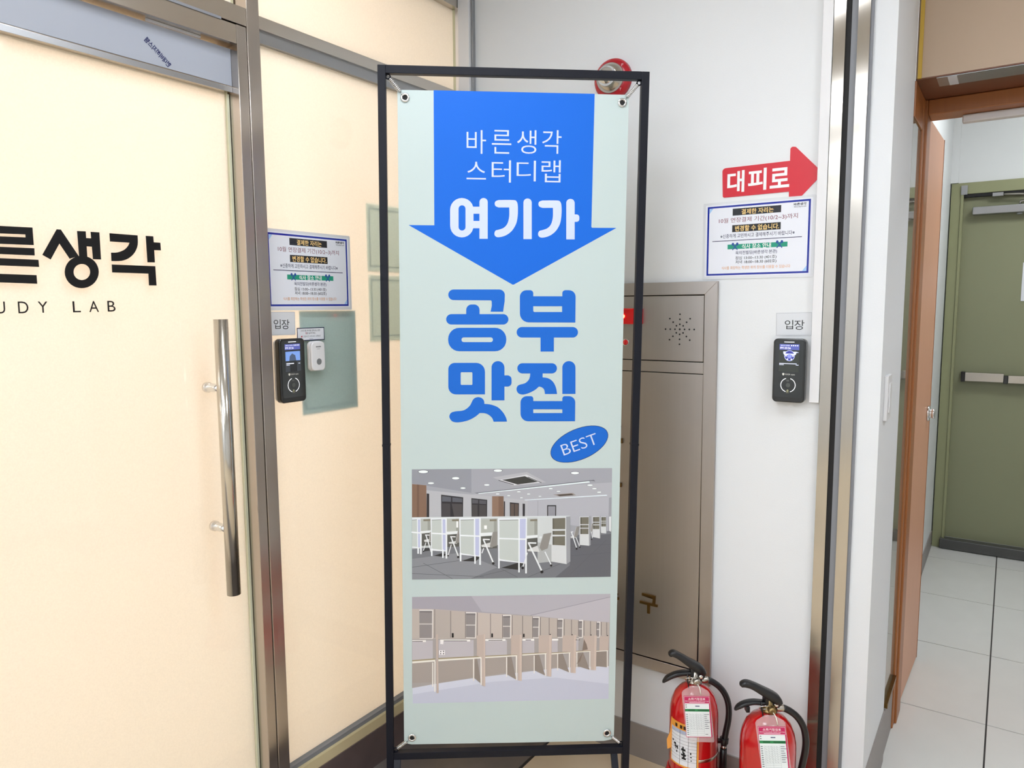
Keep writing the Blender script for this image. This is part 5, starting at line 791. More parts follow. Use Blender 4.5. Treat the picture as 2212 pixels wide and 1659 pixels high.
MB().box(-1.65, -1.608, 1.211, 2.045, 2.154, 2.186).build('transom_rail', 'steel_h', tr, bevel=.0015)
MB().box(-1.65, -1.617, 1.211, 2.045, 2.124, 2.154).build('transom_groove', 'aluminium', tr)
t4 = struct('trim_4', MB().box(-1.66, -1.606, .16, 2.045, 2.458, 2.505), 'steel_h', loc=(GX,1,2.48))
struct('trim_5', MB().box(-1.66, -1.575, 1.175, 1.211, 0, 2.6), 'steel', loc=(GX,1.19,0), bevel=.0012)
struct('trim_6', MB().box(-1.66, -1.578, 1.147, 1.1742, 0, 2.133), 'steel', loc=(GX,1.16,0), bevel=.0012)
hd = sroot('trim_7', (GX, .7, 2.1))
MB().box(-1.665, -1.578, .16, 1.1465, 2.087, 2.1315).build('header_lower', 'steel_h', hd, bevel=.001)
MB().box(-1.665, -1.576, .16, 1.1745, 2.1345, 2.177).build('header_upper', 'steel_h', hd, bevel=.001)
MB().box(-1.60, -1.5755, .16, 1.105, 2.1305, 2.1365).build('sealant_line', 'rubber_grey', hd)
MB().box(-1.606, -1.600, .935, 1.065, 2.0815, 2.0865).build('closer_cover', 'plastic_white', hd)
# glass door with its rail, pull handle and lettering
d1 = sroot('door_1', (GX, .66, 0))
pane(MB(), .19, 1.143, .03, 1.992).build('glass_leaf', GM, d1)
rail = MB().box(-1.640, -1.606, .17, 1.147, 1.980, 2.080).build('top_rail', 'steel_h', d1)
MB().box(-1.607, -1.6045, .17, 1.1465, 1.993, 2.080).build('blue_film', 'film_blue', rail)['label'] = 'pale blue protective film on the rail'
MB().box(-1.6065, -1.6035, .17, 1.1465, 1.978, 1.990).build('rail_lip', 'aluminium', rail)
ik = Ink((-1.6045, 0, 0), EY, -EZ, EX)
d_ = Vector((.0545, .0445)); tv, tf = None, None
ik.textq('현대비해지스템', (.9915, -2.0045), (-d_.x, -d_.y), (-.0085, .0105), (22,30,84), .03)
ik.build('film_print', rail)
MB().box(-1.645, -1.612, .19, 1.143, .008, .10).build('bottom_rail', 'steel_h', d1)
MB().box(-1.6215, -1.6165, 1.139, 1.1455, .03, 1.975).build('edge_seal', 'glass_edge', d1)
hn = MB().tube([(-1.55, 1.047, .752), (-1.55, 1.047, 1.428)], .0165, 24).build('pull_handle', 'handle_steel', d1)
for z in (1.262, .914):
    MB().lathe([(.013,0),(.013,.008),(.0105,.010),(.0105,.030),(.0085,.034),(.0085,.056)], 20, (GX, 1.047, z), (1,0,0)).build('handle_standoff', 'chrome', hn)
lk = Ink((GX, 0, 0), EY, -EZ, EX)
for it in LOGO: lk.poly([(p[0], -p[1]) for p in it[1]], (12,11,13), [[(p[0], -p[1]) for p in h] for h in (it[2] if len(it) > 2 else [])])
for ch, x0, z0, x1, z1 in LOGO_TXT+[('T', .570, 1.4700, .590, 1.4468), ('S', .533, 1.4700, .551, 1.4468)]: lk.text(ch, x0, -z0, x1, -z1, (12,11,13))
lk.stroke((.405,-1.614), (.405,-1.520), .022, (12,11,13)); lk.stroke((.465,-1.614), (.465,-1.520), .022, (12,11,13)); lk.stroke((.395,-1.528), (.475,-1.528), .018, (12,11,13)); lk.stroke((.405,-1.57), (.465,-1.57), .016, (12,11,13)); lk.stroke((.505,-1.616), (.505,-1.505), .02, (12,11,13)); lk.stroke((.505,-1.566), (.53,-1.566), .018, (12,11,13))
lk.build('vinyl_lettering', d1)['label'] = 'black vinyl shop lettering'
# ---- office behind the glass
struct('wall_office_far', MB().box(-4.3, -4.2, -1.6, 3.4, 0, 2.8), 'office_cream', loc=(-4.2,1,0))
struct('wall_office_end', MB().box(-4.3, -1.74, 3.3, 3.4, 0, 2.8).box(-4.3, -1.74, -1.6, -1.5, 0, 2.8), 'office_cream', loc=(-3,3.3,0))
struct('wall_office_side', MB().box(-1.76, -1.74, 2.06, 3.4, 0, 2.8).box(-1.76, -1.74, -1.6, .16, 0, 2.8), 'office_cream', loc=(-1.75,2.7,0))
struct('ceiling_office', MB().box(-4.3, -1.70, -1.6, 3.4, 2.70, 2.8), 'office_cream', loc=(-3,1,2.7))
struct('floor_office', MB().box(-4.3, -1.72, -1.6, 3.4, -.06, 0), 'office_cream', loc=(-3,1,-.06))
# ---- corridor
struct('wall_corridor_left', MB().box(-.44, -.33, 2.84, 5.1, 0, 2.75).box(-.44,-.33,2.465,2.84,0,2.75), 'wall_corridor', loc=(-.38,3.9,0))
struct('wall_corridor_right', MB().box(1.2, 1.3, 2.60, 5.1, 0, 2.75), 'wall_corridor', loc=(1.25,3.9,0))
struct('wall_corridor_end', MB().box(-.33, 1.2, 4.965, 5.1, 2.132, 2.75).box(.72, 1.2, 4.965, 5.1, 0, 2.132), 'wall_corridor', loc=(.4,5,0))
struct('trim_8', MB().box(-.33, -.292, 4.945, 4.9645, 2.133, 2.75), 'wall_corridor', loc=(-.31,4.95,2.13))
struct('ceiling_corridor', MB().box(-.44, 1.3, 2.60, 5.1, 2.75, 2.8), 'ceiling_white', loc=(.4,4,2.75))
struct('baseboard_corridor', MB().box(-.33, -.325, 2.85, 4.93, 0, .10), 'baseboard_grey', loc=(-.33,3.9,0))
# brown frame: fixed glazed panel, jamb, head, soffit
w4 = sroot('window_4', (-.267, 2.58, 0))
MB().box(-.33, -.267, 2.474, 2.695, 0, .178).build('base_panel', 'baseboard_grey', w4)
MB().box(-.33, -.258, 2.474, 2.69, .178, .194).build('sill', 'brass', w4)
MB().box(-.33, -.268, 2.476, 2.69, .194, 1.995).build('glass_pane', 'glass_dark', w4)
MB().box(-.33, -.264, 2.476, 2.69, 1.995, 2.0960).build('top_stile', 'wood_brown', w4, bevel=.002)
MB().box(-.33, -.262, 2.69, 2.728, 0, 2.0960).build('side_stile', 'wood_brown', w4, bevel=.003)
t9 = sroot('trim_9', (-.26, 2.78, 0))
MB().box(-.33, -.255, 2.730, 2.835, 0, 2.0960).build('door_jamb', 'wood_brown', t9, bevel=.003)
MB().box(-.255, .72, 2.730, 2.835, 2.050, 2.0960).build('door_head', 'wood_brown', t9, bevel=.003)
sf = MB().box(-.267, .72, 2.4755, 2.835, 2.0965, 2.0997).build('soffit', 'wood_soffit', t9)
MB().box(-.215, .70, 2.480, 2.580, 2.0945, 2.0960).build('soffit_reflection', 'aluminium', t9)  # added plate imitating a pale reflection in the glossy soffit
MB().box(-.188, -.165, 2.482, 2.578, 2.0935, 2.0942).build('sticker_reflection', 'paper_white', t9)  # white square painted in as the reflection of a sticker
MB().box(-.164, .70, 2.790, 2.825, 2.026, 2.0495).build('worn_batten', 'plastic_white', t9, bevel=.004)
MB().box(.66, .72, 2.730, 2.835, 0, 2.05).build('door_jamb', 'wood_brown', t9, bevel=.003)
# open peach door leaf
d2 = sroot('door_2', (-.26, 3.06, 0))
u2 = Vector((.0145, .445, 0)).normalized(); f2 = frame((-.262, 2.845, .012), u2, EZ, u2.cross(EZ))
MB().box(0, .445, 0, 2.058, -.036, 0, fr=f2).build('door_leaf', 'door_peach', d2, bevel=.002)
MB().box(.443, .4465, 0, 2.058, -.036, .0015, fr=f2).build('edge_strip', 'wood_brown', d2)
kb = MB().lathe([(.030,0),(.030,.005),(.026,.008),(.018,.009),(.017,.016),(.020,.019),(.018,.024),(.004,.025)], 24, f2((.378, 1.018, 0)), u2.cross(EZ)).build('door_knob', 'chrome', d2)
# green fire door
d3 = sroot('door_3', (.2, 4.96, 0))
MB().box(-.262, .72, 4.985, 5.03, .062, 2.066).build('door_leaf', 'paint_green', d3)
MB().box(-.325, -.262, 4.950, 5.04, 0, 2.131).build('frame_jamb', 'paint_green_frame', d3, bevel=.002)
MB().box(-.276, -.262, 4.942, 4.951, .0, 2.08).build('frame_stop', 'paint_green_frame', d3, bevel=.002)
MB().box(-.262, .72, 4.950, 5.04, 2.068, 2.131).build('frame_head', 'paint_green_frame', d3, bevel=.002)
MB().box(-.262, .72, 4.955, 4.985, 2.050, 2.068).build('head_gap', 'dark_gap', d3)
MB().box(-.276, -.245, 4.938, 4.952, 2.064, 2.115).build('bracket', 'aluminium', d3)
MB().box(-.285, .72, 4.92, 4.985, .003, .062).build('threshold', 'threshold_dark', d3, bevel=.004)
cl = MB().box(-.215, .10, 4.925, 4.983, 1.948, 1.990).build('door_closer', 'aluminium', d3, bevel=.004)
MB().lathe([(.014,0),(.014,.012)], 16, (.005,4.953,1.937), (0,0,1)).build('closer_pinion', 'aluminium', cl)
MB().tube([(.005,4.953,1.99),(.005,4.953,2.008),(.06,4.93,2.016),(.17,4.90,2.02)], .006, 8).build('closer_arm', 'steel_bright', cl)
MB().tube([(-.10,4.945,2.052),(.0,4.935,2.046),(.17,4.90,2.02)], .006, 8).build('closer_arm', 'steel_bright', cl)
MB().box(-.125, -.075, 4.935, 4.955, 2.043, 2.062).build('arm_shoe', 'aluminium', cl)
pb = MB().box(-.205, -.018, 4.935, 4.984, 1.006, 1.056).build('panic_bar', 'steel_bright', d3, bevel=.002)
MB().box(-.225, -.203, 4.930, 4.984, 1.002, 1.060).build('bar_end_cap', 'plastic_black', pb, bevel=.003)
MB().box(-.020, .002, 4.928, 4.984, 1.000, 1.046).build('bar_joint', 'plastic_black', pb, bevel=.003)
MB().box(.002, .60, 4.930, 4.984, 1.004, 1.048).build('push_bar', 'steel_bright', pb, bevel=.002)
tag(MB().box(.036, .25, 4.982, 4.9845, 1.463, 1.675).build('paper_notice', 'paper_white', loc=(.14,4.983,1.463)), 'white paper notice on the green fire door above the push bar', 'notice')
# ---- ceiling panels that light the three rooms
def panel(x0, x1, y0, y1, z, m, label, name='ceiling_light', group=None):
    t = thing(name, label, 'light', ((x0+x1)/2, (y0+y1)/2, z), group)
    MB().box(x0-.02, x1+.02, y0-.02, y1+.02, z-.012, z).build('light_frame', 'plastic_white', t)
    MB().box(x0, x1, y0, y1, z-.016, z-.0125).build('diffuser', m, t)
panel(-1.15, -.55, .88, 1.18, CEIL, 'panel_lobby', 'slim white ceiling panel light in front of the banner stand')
panel(-1.15, .55, -.62, -.28, CEIL, 'panel_lobby', 'long white ceiling panel light above the middle of the lobby')
panel(-1.15, .55, -2.10, -1.70, CEIL, 'panel_lobby', 'long white ceiling panel light above the rear of the lobby')
panel(-1.15, .55, -3.65, -3.20, CEIL, 'panel_lobby', 'long white ceiling panel light close to the rear lobby wall')
panel(.45, 1.05, .9, 1.5, CEIL, 'panel_lobby', 'square white ceiling panel light in front of the corridor opening')
panel(.15, .75, 3.5, 4.1, 2.75, 'panel_corridor', 'square cool white ceiling light in the corridor before the green door')
panel(-2.40, -1.95, 1.0, 1.45, 2.70, 'panel_office', 'warm ceiling panel in the office just behind the frosted sidelight')
panel(-3.60, -2.70, -.60, .30, 2.70, 'panel_office', 'warm ceiling panel in the office behind the glass door hinge side')
panel(-3.80, -2.90, 1.0, 1.9, 2.70, 'panel_office', 'warm panel added deep inside the office to even the glow on the glass')  # extra unseen lamp, added so light reaches the lower glass more level

# ================================================================== banner and its stand
SO = Vector((-1.3509, 1.3889, 2.0602)); SU = Vector((.793, .6091, -.0142)); SV = Vector((-.0206, .0035, -.9998)); SN = Vector((.6089, -.7931, -.0153))
sfr = frame(SO, SU, SV, SN)
st = thing('banner_stand', 'black square-tube banner stand holding the tall blue and white banner', 'banner stand', (-1.10, 1.63, 0))
FB = 2.052
MB().box(0, .020, 0, FB, -.020, 0, fr=sfr).build('upright', 'powder_black', st, bevel=.001)
MB().box(.673, .693, 0, FB-.008, -.020, 0, fr=sfr).build('upright', 'powder_black', st, bevel=.001)
MB().box(.020, .673, 0, .020, -.020, 0, fr=sfr).build('top_bar', 'powder_black', st, bevel=.001)
MB().box(.020, .673, 1.858, 1.878, -.020, 0, fr=sfr).build('bottom_bar', 'powder_black', st, bevel=.001)
for a in (-.0008, .6722): MB().box(a, a+.0216, .972, .977, -.0208, .0008, fr=sfr).build('tube_joint', 'powder_black', st)
for a in (.640, .021):
    MB().prism([(a, 1.876), (a+.018, 1.876), (a+.018, FB-.012), (a, FB-.012)], lambda p: sfr((p[0], p[1], p[2]+(p[1]-1.876)*.75)), -.020, -.002).build('foot', 'powder_black', st)
def ringmesh(c, r, t, U, V, n=20, k=8):
    return MB().tube([c+U*r*math.cos(2*math.pi*i/n)+V*r*math.sin(2*math.pi*i/n) for i in range(n)], t, k, closed=True)
def helix(p, q, r, turns, t=.0008, n=10):
    p, q = Vector(p), Vector(q); ax = (q-p).normalized(); u = ax.cross(SN).normalized(); v = ax.cross(u); pts = []
    for i in range(turns*n+1):
        a = 2*math.pi*i/n; pts.append(p+(q-p)*(i/(turns*n))+u*r*math.cos(a)+v*r*math.sin(a))
    return pts
HK = [(.0255, .0265), (.6680, .0265), (.0255, 1.8520), (.6680, 1.8520)]; GR = [(.0677, .0763), (.6254, .0762), (.0711, 1.8176), (.6279, 1.819)]
bn = thing('hanging_banner', 'tall pale banner with a big blue arrow and two study room pictures', 'banner', sfr((.347, 1.841, -.010)))
for (ha, hb), (ga, gb) in zip(HK, GR):
    hp = sfr((ha, hb, -.009)); gp = sfr((ga, gb, -.009)); d = (gp-hp).normalized()
    hk = ringmesh(hp, .0055, .0018, SU, SV).build('hook', 'powder_black', st)
    sp = MB().tube(helix(hp+d*.005, gp-d*.019, .0046, 10), .0012, 6).build('spring', 'chrome', st)
    MB().tube([gp-d*.020, gp-d*.008+SN*.003, gp-d*.004], .0011, 6).build('spring_hook', 'chrome', sp)
    MB().lathe([(.0062,0),(.0112,0),(.0118,.0012),(.0105,.0026),(.0085,.0032),(.0066,.0026),(.0062,.0012)], 28, gp-SN*.0004, SN, caps=False).build('grommet', 'chrome', bn)
    MB().lathe([(.0001,0),(.0064,0),(.0064,.0002)], 20, gp-SN*.0002, SN).build('grommet_hole', 'dark_gap', bn)
sheet = rpoly([(.0484,.0590,.003), (.056,.0574), (.35,.0566), (.634,.0561), (.6425,.0580,.003), (.6432,.5), (.6465,1.2), (.6485,1.838,.006), (.62,1.8435), (.35,1.8415), (.07,1.8385), (.0488,1.834,.006), (.0488,.9)])
MB().prism(sheet, lambda p: sfr(p), -.0106, -.0100).build('vinyl_sheet', 'banner_sheet', bn)
BLUE = (10, 104, 216); BLUE2 = (20, 104, 206); PALE = (206, 217, 238)
def bink(off): return Ink(sfr((0,0,-.010)), SU, SV, SN, off)
def shapes(k, items, cols=None, gain=1.0):
    for it in items: k.poly(it[1], cols[it[0]] if cols else tuple(min(250, c*gain) for c in it[0]), it[2] if len(it) > 2 else [])
k = bink(.0002); shapes(k, ARROW, {0: BLUE}); k.build('arrow_print', bn)['label'] = 'large blue downward arrow'
k = bink(.0004); shapes(k, HEAD, {1: PALE})
for s, x0, x1, y0, y1 in (('바른생각', .224, .4692, .1502, .2092), ('스터디랩', .224, .4682, .2255, .2816)):
    W = (x1-x0); cw = .050
    for i, ch in enumerate(s):
        cx = x0+(W-cw)*i/3
        dy = {'스': (.004, -.008), '디': (.001, -.003)}.get(ch, (0, 0)); tl = -.0048*(cx-.224)/.245
        k.text(ch, cx, y0+.002+tl+dy[0], cx+cw, y1+.002+tl+dy[1], PALE, -.005)
k.build('arrow_lettering', bn)['label'] = 'white lettering on the arrow'
k = bink(.0003); shapes(k, BIG, {0: BLUE2}); k.build('large_lettering', bn)['label'] = 'thick rounded blue lettering'
k = bink(.0003); shapes(k, BADGE, {0: BLUE2, 2: (20,40,90)})
k.textq('BEST', (.4788, .9770), (.0955, -.0340), (.0110, .0290), PALE, -.010); k.build('oval_badge', bn)['label'] = 'blue oval badge reading BEST'
Ink.STEP = 8e-6
k = bink(.0003); shapes(k, PIC1, gain=1.05); k.build('study_room_picture', bn)['label'] = 'printed picture of a study room with white desks and chairs'
k = bink(.0003); shapes(k, PIC2, gain=1.07); k.build('desk_row_picture', bn)['label'] = 'printed picture of a row of beige study booths'
Ink.STEP = 1.5e-5

# ================================================================== things on the white wall
WU, WV, WN = EX, -EZ, -EY
def lwall(y, z): return (GX, y, z), EY, -EZ, EX            # on the sidelight
def bwall(x, z): return (x, Y0, z), EX, -EZ, -EY           # on the white wall
def notice(fr4, label):
    O, U, V, N = [Vector(q) for q in fr4]; f = frame(O, U, V, N)
    t = thing('laminated_notice', label, 'notice', f((.1515, .214, 0)), 'laminated payment notices')
    MB().prism(rrect(0, 0, .303, .2145, .003, 3), f, 0, .0012).build('laminate_sheet', 'laminate', t)
    k = Ink(f((0,0,.0012)), U, V, N, .0001); mm = .001
    def R(x0,y0,x1,y1,c): k.rect(x0*mm,y0*mm,x1*mm,y1*mm,c)
    def T(s,x0,yc,x1,h,c,b=0): k.text(s,x0*mm,(yc-h/2)*mm,x1*mm,(yc+h/2)*mm,c,b)
    R(7,7,296,207,(228,231,240)); k.ring(.0125,.0105,.2905,.2035,.0052,(20,40,150)); k.ring(.0178,.0158,.2852,.1982,.001,(240,243,252))
    k.poly([(.018,.016),(.029,.016),(.018,.030)],(160,200,240)); k.poly([(.285,.198),(.274,.198),(.285,.184)],(160,200,240))
    R(84,20.5,215,39.5,(28,30,36)); T('결제한 자리는',108.6,30.5,195.3,14.5,(250,214,140),.012)
    T('10월 연장결제 기간(10/2~3)까지',45.5,52.6,258.7,15.5,(118,18,42))
    R(83.7,65.5,215.2,84.8,(28,26,26)); T('변경할 수 없습니다.',92,75.4,211,15.5,(250,214,140),.012)
    T('※신중하게 고민하시고 결제해주시기 바랍니다※',51,95,252,11.5,(34,36,78),.006)
    R(28,106.8,271,108.6,(24,28,72)); R(72,118.4,234.5,131.6,(22,146,118)); T('식사 장소 안내',112,125.1,191,12.8,(244,250,250),.01)
    for cx in (93, 213.6):
        for sg in (-1, 1):
            k.stroke(((cx-sg*7)*mm,134*mm),((cx+sg*5)*mm,119*mm),.0026,(28,70,150)); k.poly([(p[0],p[1]) for p in ellipse((cx+sg*6)*mm,118*mm,.0035,.0042,12)],(28,70,150))
    T('육의전빌딩(바른생각 본관)',95,143.2,207.4,12,(34,40,84),.004); T('점심 13:00~13:30 (401호)',95,157.4,206.5,11,(26,26,34)); T('저녁 18:00~18:30 (602호)',95.5,168.7,206.7,11,(26,26,34))
    T('식사를 희망하는 학생은 위의 장소를 이용할 수 있습니다',56.5,183.4,243.5,9,(226,160,90))
    T('바른생각',247.5,21.6,279.7,7,(30,30,36),.02); T('StudyLab',248.5,28.7,279.5,3.6,(50,50,56))
    k.build('notice_print', t, 'ink_gloss'); return t
notice(bwall(-.7435, 1.7405), 'laminated notice with blue border under the red arrow on the white wall')
notice(((GX+.0004, 1.2285, 1.6615), EY, -EZ, EX), 'laminated notice with blue border on the frosted glass, partly behind the steel post')
def entry_sign(fr4, label, rot=0):
    O, U, V, N = [Vector(q) for q in fr4]; M = Matrix.Rotation(rot, 3, N); U, V = M@U, M@V; f = frame(O, U, V, N)
    t = thing('entry_sign', label, 'sign', f((.047, .063, 0)), 'entry signs'); MB().prism(rrect(0,0,.094,.063,.001,2), f, 0, .0008).build('sign_sheet', 'laminate', t)
    k = Ink(f((0,0,.0008)), U, V, N, .0001); k.ring(.0015,.0015,.0925,.0615,.0004,(120,120,126)); k.text('입', .0235,.0205,.0455,.0452,(22,22,24)); k.text('장', .0485,.0210,.0745,.0470,(22,22,24)); k.build('sign_print', t, 'ink_gloss')
entry_sign(bwall(-.5335, 1.4315), 'small white entry sign on the white wall above the card reader', .02)
entry_sign(((GX+.0005, 1.228, 1.4440), EY, -EZ, EX), 'small white entry sign on the frosted glass, cut off by the steel post', -.01)
def reader(fr4, label, alt):
    O, U, V, N = [Vector(q) for q in fr4]; f = frame(O, U, V, N)
    t = thing('card_reader', label, 'card reader', f((.042, .172, 0)), 'card readers')
    MB().prism(rrect(.004,.004,.080,.168,.008), f, 0, .012).build('back_plate', 'plastic_white' if alt else 'plastic_black', t)
    MB().prism(rrect(0,0,.084,.172,.011,8), f, .010, .030).build('housing', 'plastic_black', t, bevel=.0028, seg=3)
    MB().prism(rrect(.0055,.005,.0785,.158,.006), f, .0297, .0306).build('face_plate', 'plastic_face', t)
    k = Ink(f((0,0,.0306)), U, V, N, .0001)
    k.rect(.0165,.0145,.0675,.0885,(40,44,40) if not alt else (20,24,30)); k.rect(.0165,.0145,.0675,.0300,(74,82,150))
    k.text('2023/10/04', .019,.0165,.043,.0200,(210,214,235)); [k.rect(.046+.0052*i,.0166,.049+.0052*i,.0198,(210,214,235)) for i in range(4)]
    k.text('PM 03:56', .0185,.0225,.0455,.0277,(240,242,250))
    if alt:
        k.rect(.0180,.0345,.0665,.0595,(104,136,196)); k.poly([(.030,.0595),(.032,.047),(.040,.040),(.050,.045),(.053,.0595)],(58,72,96)); k.rect(.0165,.0620,.0675,.0885,(44,48,54)); k.rect(.032,.0625,.055,.0885,(16,18,22))
        k.rect(.020,.0655,.045,.0680,(214,218,230)); k.rect(.020,.0700,.031,.0716,(180,186,200)); k.rect(.060,.0665,.0655,.0682,(200,206,220))
    else:
        k.poly([(.0265,.0345),(.0600,.0345),(.0660,.0362),(.0660,.0370),(.0605,.0375),(.0585,.0430),(.0545,.0440),(.0300,.0440),(.0268,.0400)],(196,206,250)); [k.rect(.032+.0045*i,.0372,.0352+.0045*i,.0394,(110,128,226)) for i in range(5)]
        k.poly(ellipse(.0430,.0455,.0135,.0145,24),(176,184,232)); k.poly(ellipse(.0430,.0455,.0122,.0132,24),(50,54,132)); k.rect(.0300,.0400,.0560,.0440,(196,206,250)); k.poly(ellipse(.0430,.0470,.0060,.0058,16),(120,128,200)); [k.poly(ellipse(.0430+dx,.0470+dy,.0020,.0020,8),(230,232,250)) for dx,dy in ((-.009,-.001),(.009,-.001),(-.005,.008),(.005,.008))]
        k.rect(.0170,.0660,.0620,.0678,(206,212,240)); k.rect(.0170,.0694,.0290,.0708,(206,212,240)); k.rect(.0600,.0694,.0670,.0708,(206,212,240))
    k.build('screen', t, 'screen_ink')
    k = Ink(f((0,0,.0306)), U, V, N, .0002); k.poly([(.0255,.0935),(.0285,.0925),(.0315,.0935),(.0310,.0975),(.0285,.0995),(.0260,.0975)],(222,222,214)); k.text('GiGA eyes', .0335,.0935,.0585,.0992,(206,206,200))
    k.rect(.0365,.1105,.0440,.1150,(92,94,92)); k.poly(ellipse(.0415,.1250,.0058,.0060,18),(84,88,86)); k.poly([(.0380,.1385),(.0410,.1365),(.0435,.1385),(.0430,.1475),(.0405,.1420),(.0385,.1480)],(150,150,120))
    k.build('face_print', t)
    k = Ink(f((0,0,.0306)), U, V, N, .0003); k.rect(.0285,.0080,.0545,.0098,(236,238,246)); k.build('status_light', t, 'screen_ink')
    for a0 in (-72, 108):
        k = Ink(f((0,0,.0306)), U, V, N, .0003); k.arc(.0415,.1250,.0188,.0016,math.radians(a0),math.radians(a0+144),(250,250,255)); k.build('ring_light', t, 'screen_ink')
reader(bwall(-.5300, 1.3625), 'black card reader on the white wall beside the steel rail', False)
reader(((GX, 1.2435, 1.3720), EY, -EZ, EX), 'black card reader on the frosted glass, half tucked behind the steel post', True)
# red escape-route arrow
f = frame((0, Y0, 0), EX, EZ, -EY)
ar = thing('arrow_sign', 'red arrow sign with white letters above the notice on the white wall', 'sign', (-.565, Y0, 1.74))
MB().prism(rpoly([(-.6915,1.833,.009),(-.5095,1.8335),(-.5095,1.870,.008),(-.4960,1.868,.006),(-.4375,1.806,.002),(-.4375,1.780,.002),(-.4765,1.7395),(-.5095,1.7400),(-.5098,1.7535),(-.6885,1.7525,.005)]), f, 0, .0015).build('arrow_plate', 'sign_red', ar)
k = Ink((0, Y0-.0015, 0), EX, -EZ, -EY, .0002)
for ch, x0, x1, z0, z1 in (('대', -.6765, -.6290, 1.8225, 1.7640), ('피', -.6190, -.5695, 1.8225, 1.7640), ('로', -.5605, -.5095, 1.8180, 1.7655)): k.text(ch, x0, -z0, x1, -z1, (240,243,245), .022)
k.build('arrow_lettering', ar)
# cable duct
tag(MB().box(-.4375, -.4125, Y0-.013, Y0, 1.192, CEIL-.002).build('cable_duct', 'plastic_white', loc=(-.43, Y0, 1.192), bevel=.001), 'white vertical cable duct on the white wall beside the card reader', 'cable duct')
# fire bell
bl_ = thing('fire_bell', 'round red fire bell with chrome dome behind the top right of the banner stand', 'fire bell', (-1.030, Y0, 2.07))
bc = (-1.030, Y0, 2.130)
MB().lathe([(.060,0),(.060,.010),(.058,.016),(.050,.022),(.044,.024)], 40, bc, (0,-1,0)).build('bell_base', 'bell_red', bl_)
MB().lathe([(.0445,.018),(.0445,.026),(.041,.036),(.032,.044),(.030,.046)], 40, bc, (0,-1,0)).build('bell_dome', 'steel_bright', bl_)
MB().lathe([(.030,.040),(.0285,.054),(.022,.066),(.010,.072),(.001,.073)], 32, bc, (0,-1,0)).build('bell_cap', 'chrome', bl_)
for ch, a in (('F', -38), ('T', 48)):
    k = Ink((bc[0], Y0-.0235, bc[2]), EX, -EZ, -EY, .0015); r_ = .0505; c, s_ = math.cos(math.radians(a)), math.sin(math.radians(a))
    k.textq(ch, (r_*c-.003, r_*s_-.004), (.006,.001), (-.001,.007), (230,200,200)); k.build('bell_letter', bl_)
# hydrant cabinet
cb = thing('hydrant_cabinet', 'stainless steel fire hydrant cabinet in the white wall behind the banner', 'hydrant cabinet', (-1.02, Y0, .312))
f = frame((0, Y0, 0), EX, EZ, -EY)
MB().prism([(-1.345,1.521),(-.694,1.521),(-.731,1.484),(-1.308,1.484)], f, -.02, .012).build('frame_rail', 'steel_cabinet', cb, bevel=.0008)
MB().prism([(-1.345,.312),(-.690,.312),(-.727,.347),(-1.308,.347)], f, -.02, .012).build('frame_rail', 'steel_cabinet', cb, bevel=.0008)
MB().prism([(-.694,1.521),(-.690,.312),(-.727,.347),(-.731,1.484)], f, -.02, .012).build('frame_stile', 'steel_cabinet', cb, bevel=.0008)
MB().prism([(-1.345,1.521),(-1.345,.312),(-1.308,.347),(-1.308,1.484)], f, -.02, .012).build('frame_stile', 'steel_cabinet', cb, bevel=.0008)
MB().box(-1.306, -.7335, Y0-.008, Y0+.02, 1.2895, 1.4815).build('upper_panel', 'steel_cabinet', cb, bevel=.0012)
MB().box(-1.308, -.731, Y0-.0105, Y0+.02, 1.2545, 1.2870).build('middle_rail', 'steel_cabinet', cb, bevel=.0008)
dr = MB().box(-1.306, -.7315, Y0-.009, Y0+.02, .3495, 1.2520).build('cabinet_door', 'steel_cabinet', cb, bevel=.0012)
MB().box(-1.308, -.729, Y0-.002, Y0+.015, .347, 1.484).build('shadow_gap', 'dark_gap', cb)
lp = MB().prism(rrect(-1.045, 1.397, -.921, 1.445, .004), f, .008, .020).build('warning_lamp', 'lamp_red', cb, bevel=.003)
MB().lathe([(.006,0),(.006,.0006)], 12, (-.983, Y0-.0205, 1.421), (0,-1,0)).build('lamp_glow', 'led_glow', lp)
ld = MB().lathe([(.0085,0),(.0085,.003),(.006,.006),(.001,.007)], 20, (-.979, Y0-.008, 1.341), (0,-1,0)).build('round_lens', 'lamp_red', cb)
MB().lathe([(.0105,0),(.0105,.0018),(.0088,.0020)], 20, (-.979, Y0-.008, 1.341), (0,-1,0)).build('lens_bezel', 'chrome', ld)
hm = MB()
for a in range(8):
    for j in (1, 2, 3):
        r_ = .0147*j; hm.lathe([(.0026,0),(.0026,.0003)], 10, (-.8055+r_*math.cos(a*math.pi/4), Y0-.008, 1.383+r_*math.sin(a*math.pi/4)), (0,-1,0))
hm.lathe([(.003,0),(.003,.0003)], 10, (-.8055, Y0-.008, 1.383), (0,-1,0)); hm.build('speaker_holes', 'dark_gap', cb)
def brass(ch, x0, x1, z0, z1, b=.02):
    v, fcs = glyphs(ch, b); mb = MB(); n = len(v)
    P = lambda p, d: (x0+(x1-x0)*p[0], Y0-.009-d, z1-(z1-z0)*p[1])
    mb.v = [P(p, .005) for p in v]+[P(p, 0) for p in v]; cnt = {}
    for q in fcs:
        mb.face(list(q))
        for a, b2 in zip(q, list(q[1:])+[q[0]]): cnt[(a, b2)] = 1
    for (a, b2) in cnt:
        if (b2, a) not in cnt: mb.face([a, b2, b2+n, a+n])
    mb.build('brass_letter', 'brass', dr)
brass('구', -.9195, -.8600, .494, .5555); brass('수', -1.052, -.9925, .492, .555); brass('방', -1.170, -1.110, .492, .555)
brass('소', -1.120, -.9850, 1.025, 1.135); brass('화', -1.120, -.9870, .830, .945); brass('전', -1.115, -.9990, .650, .765)
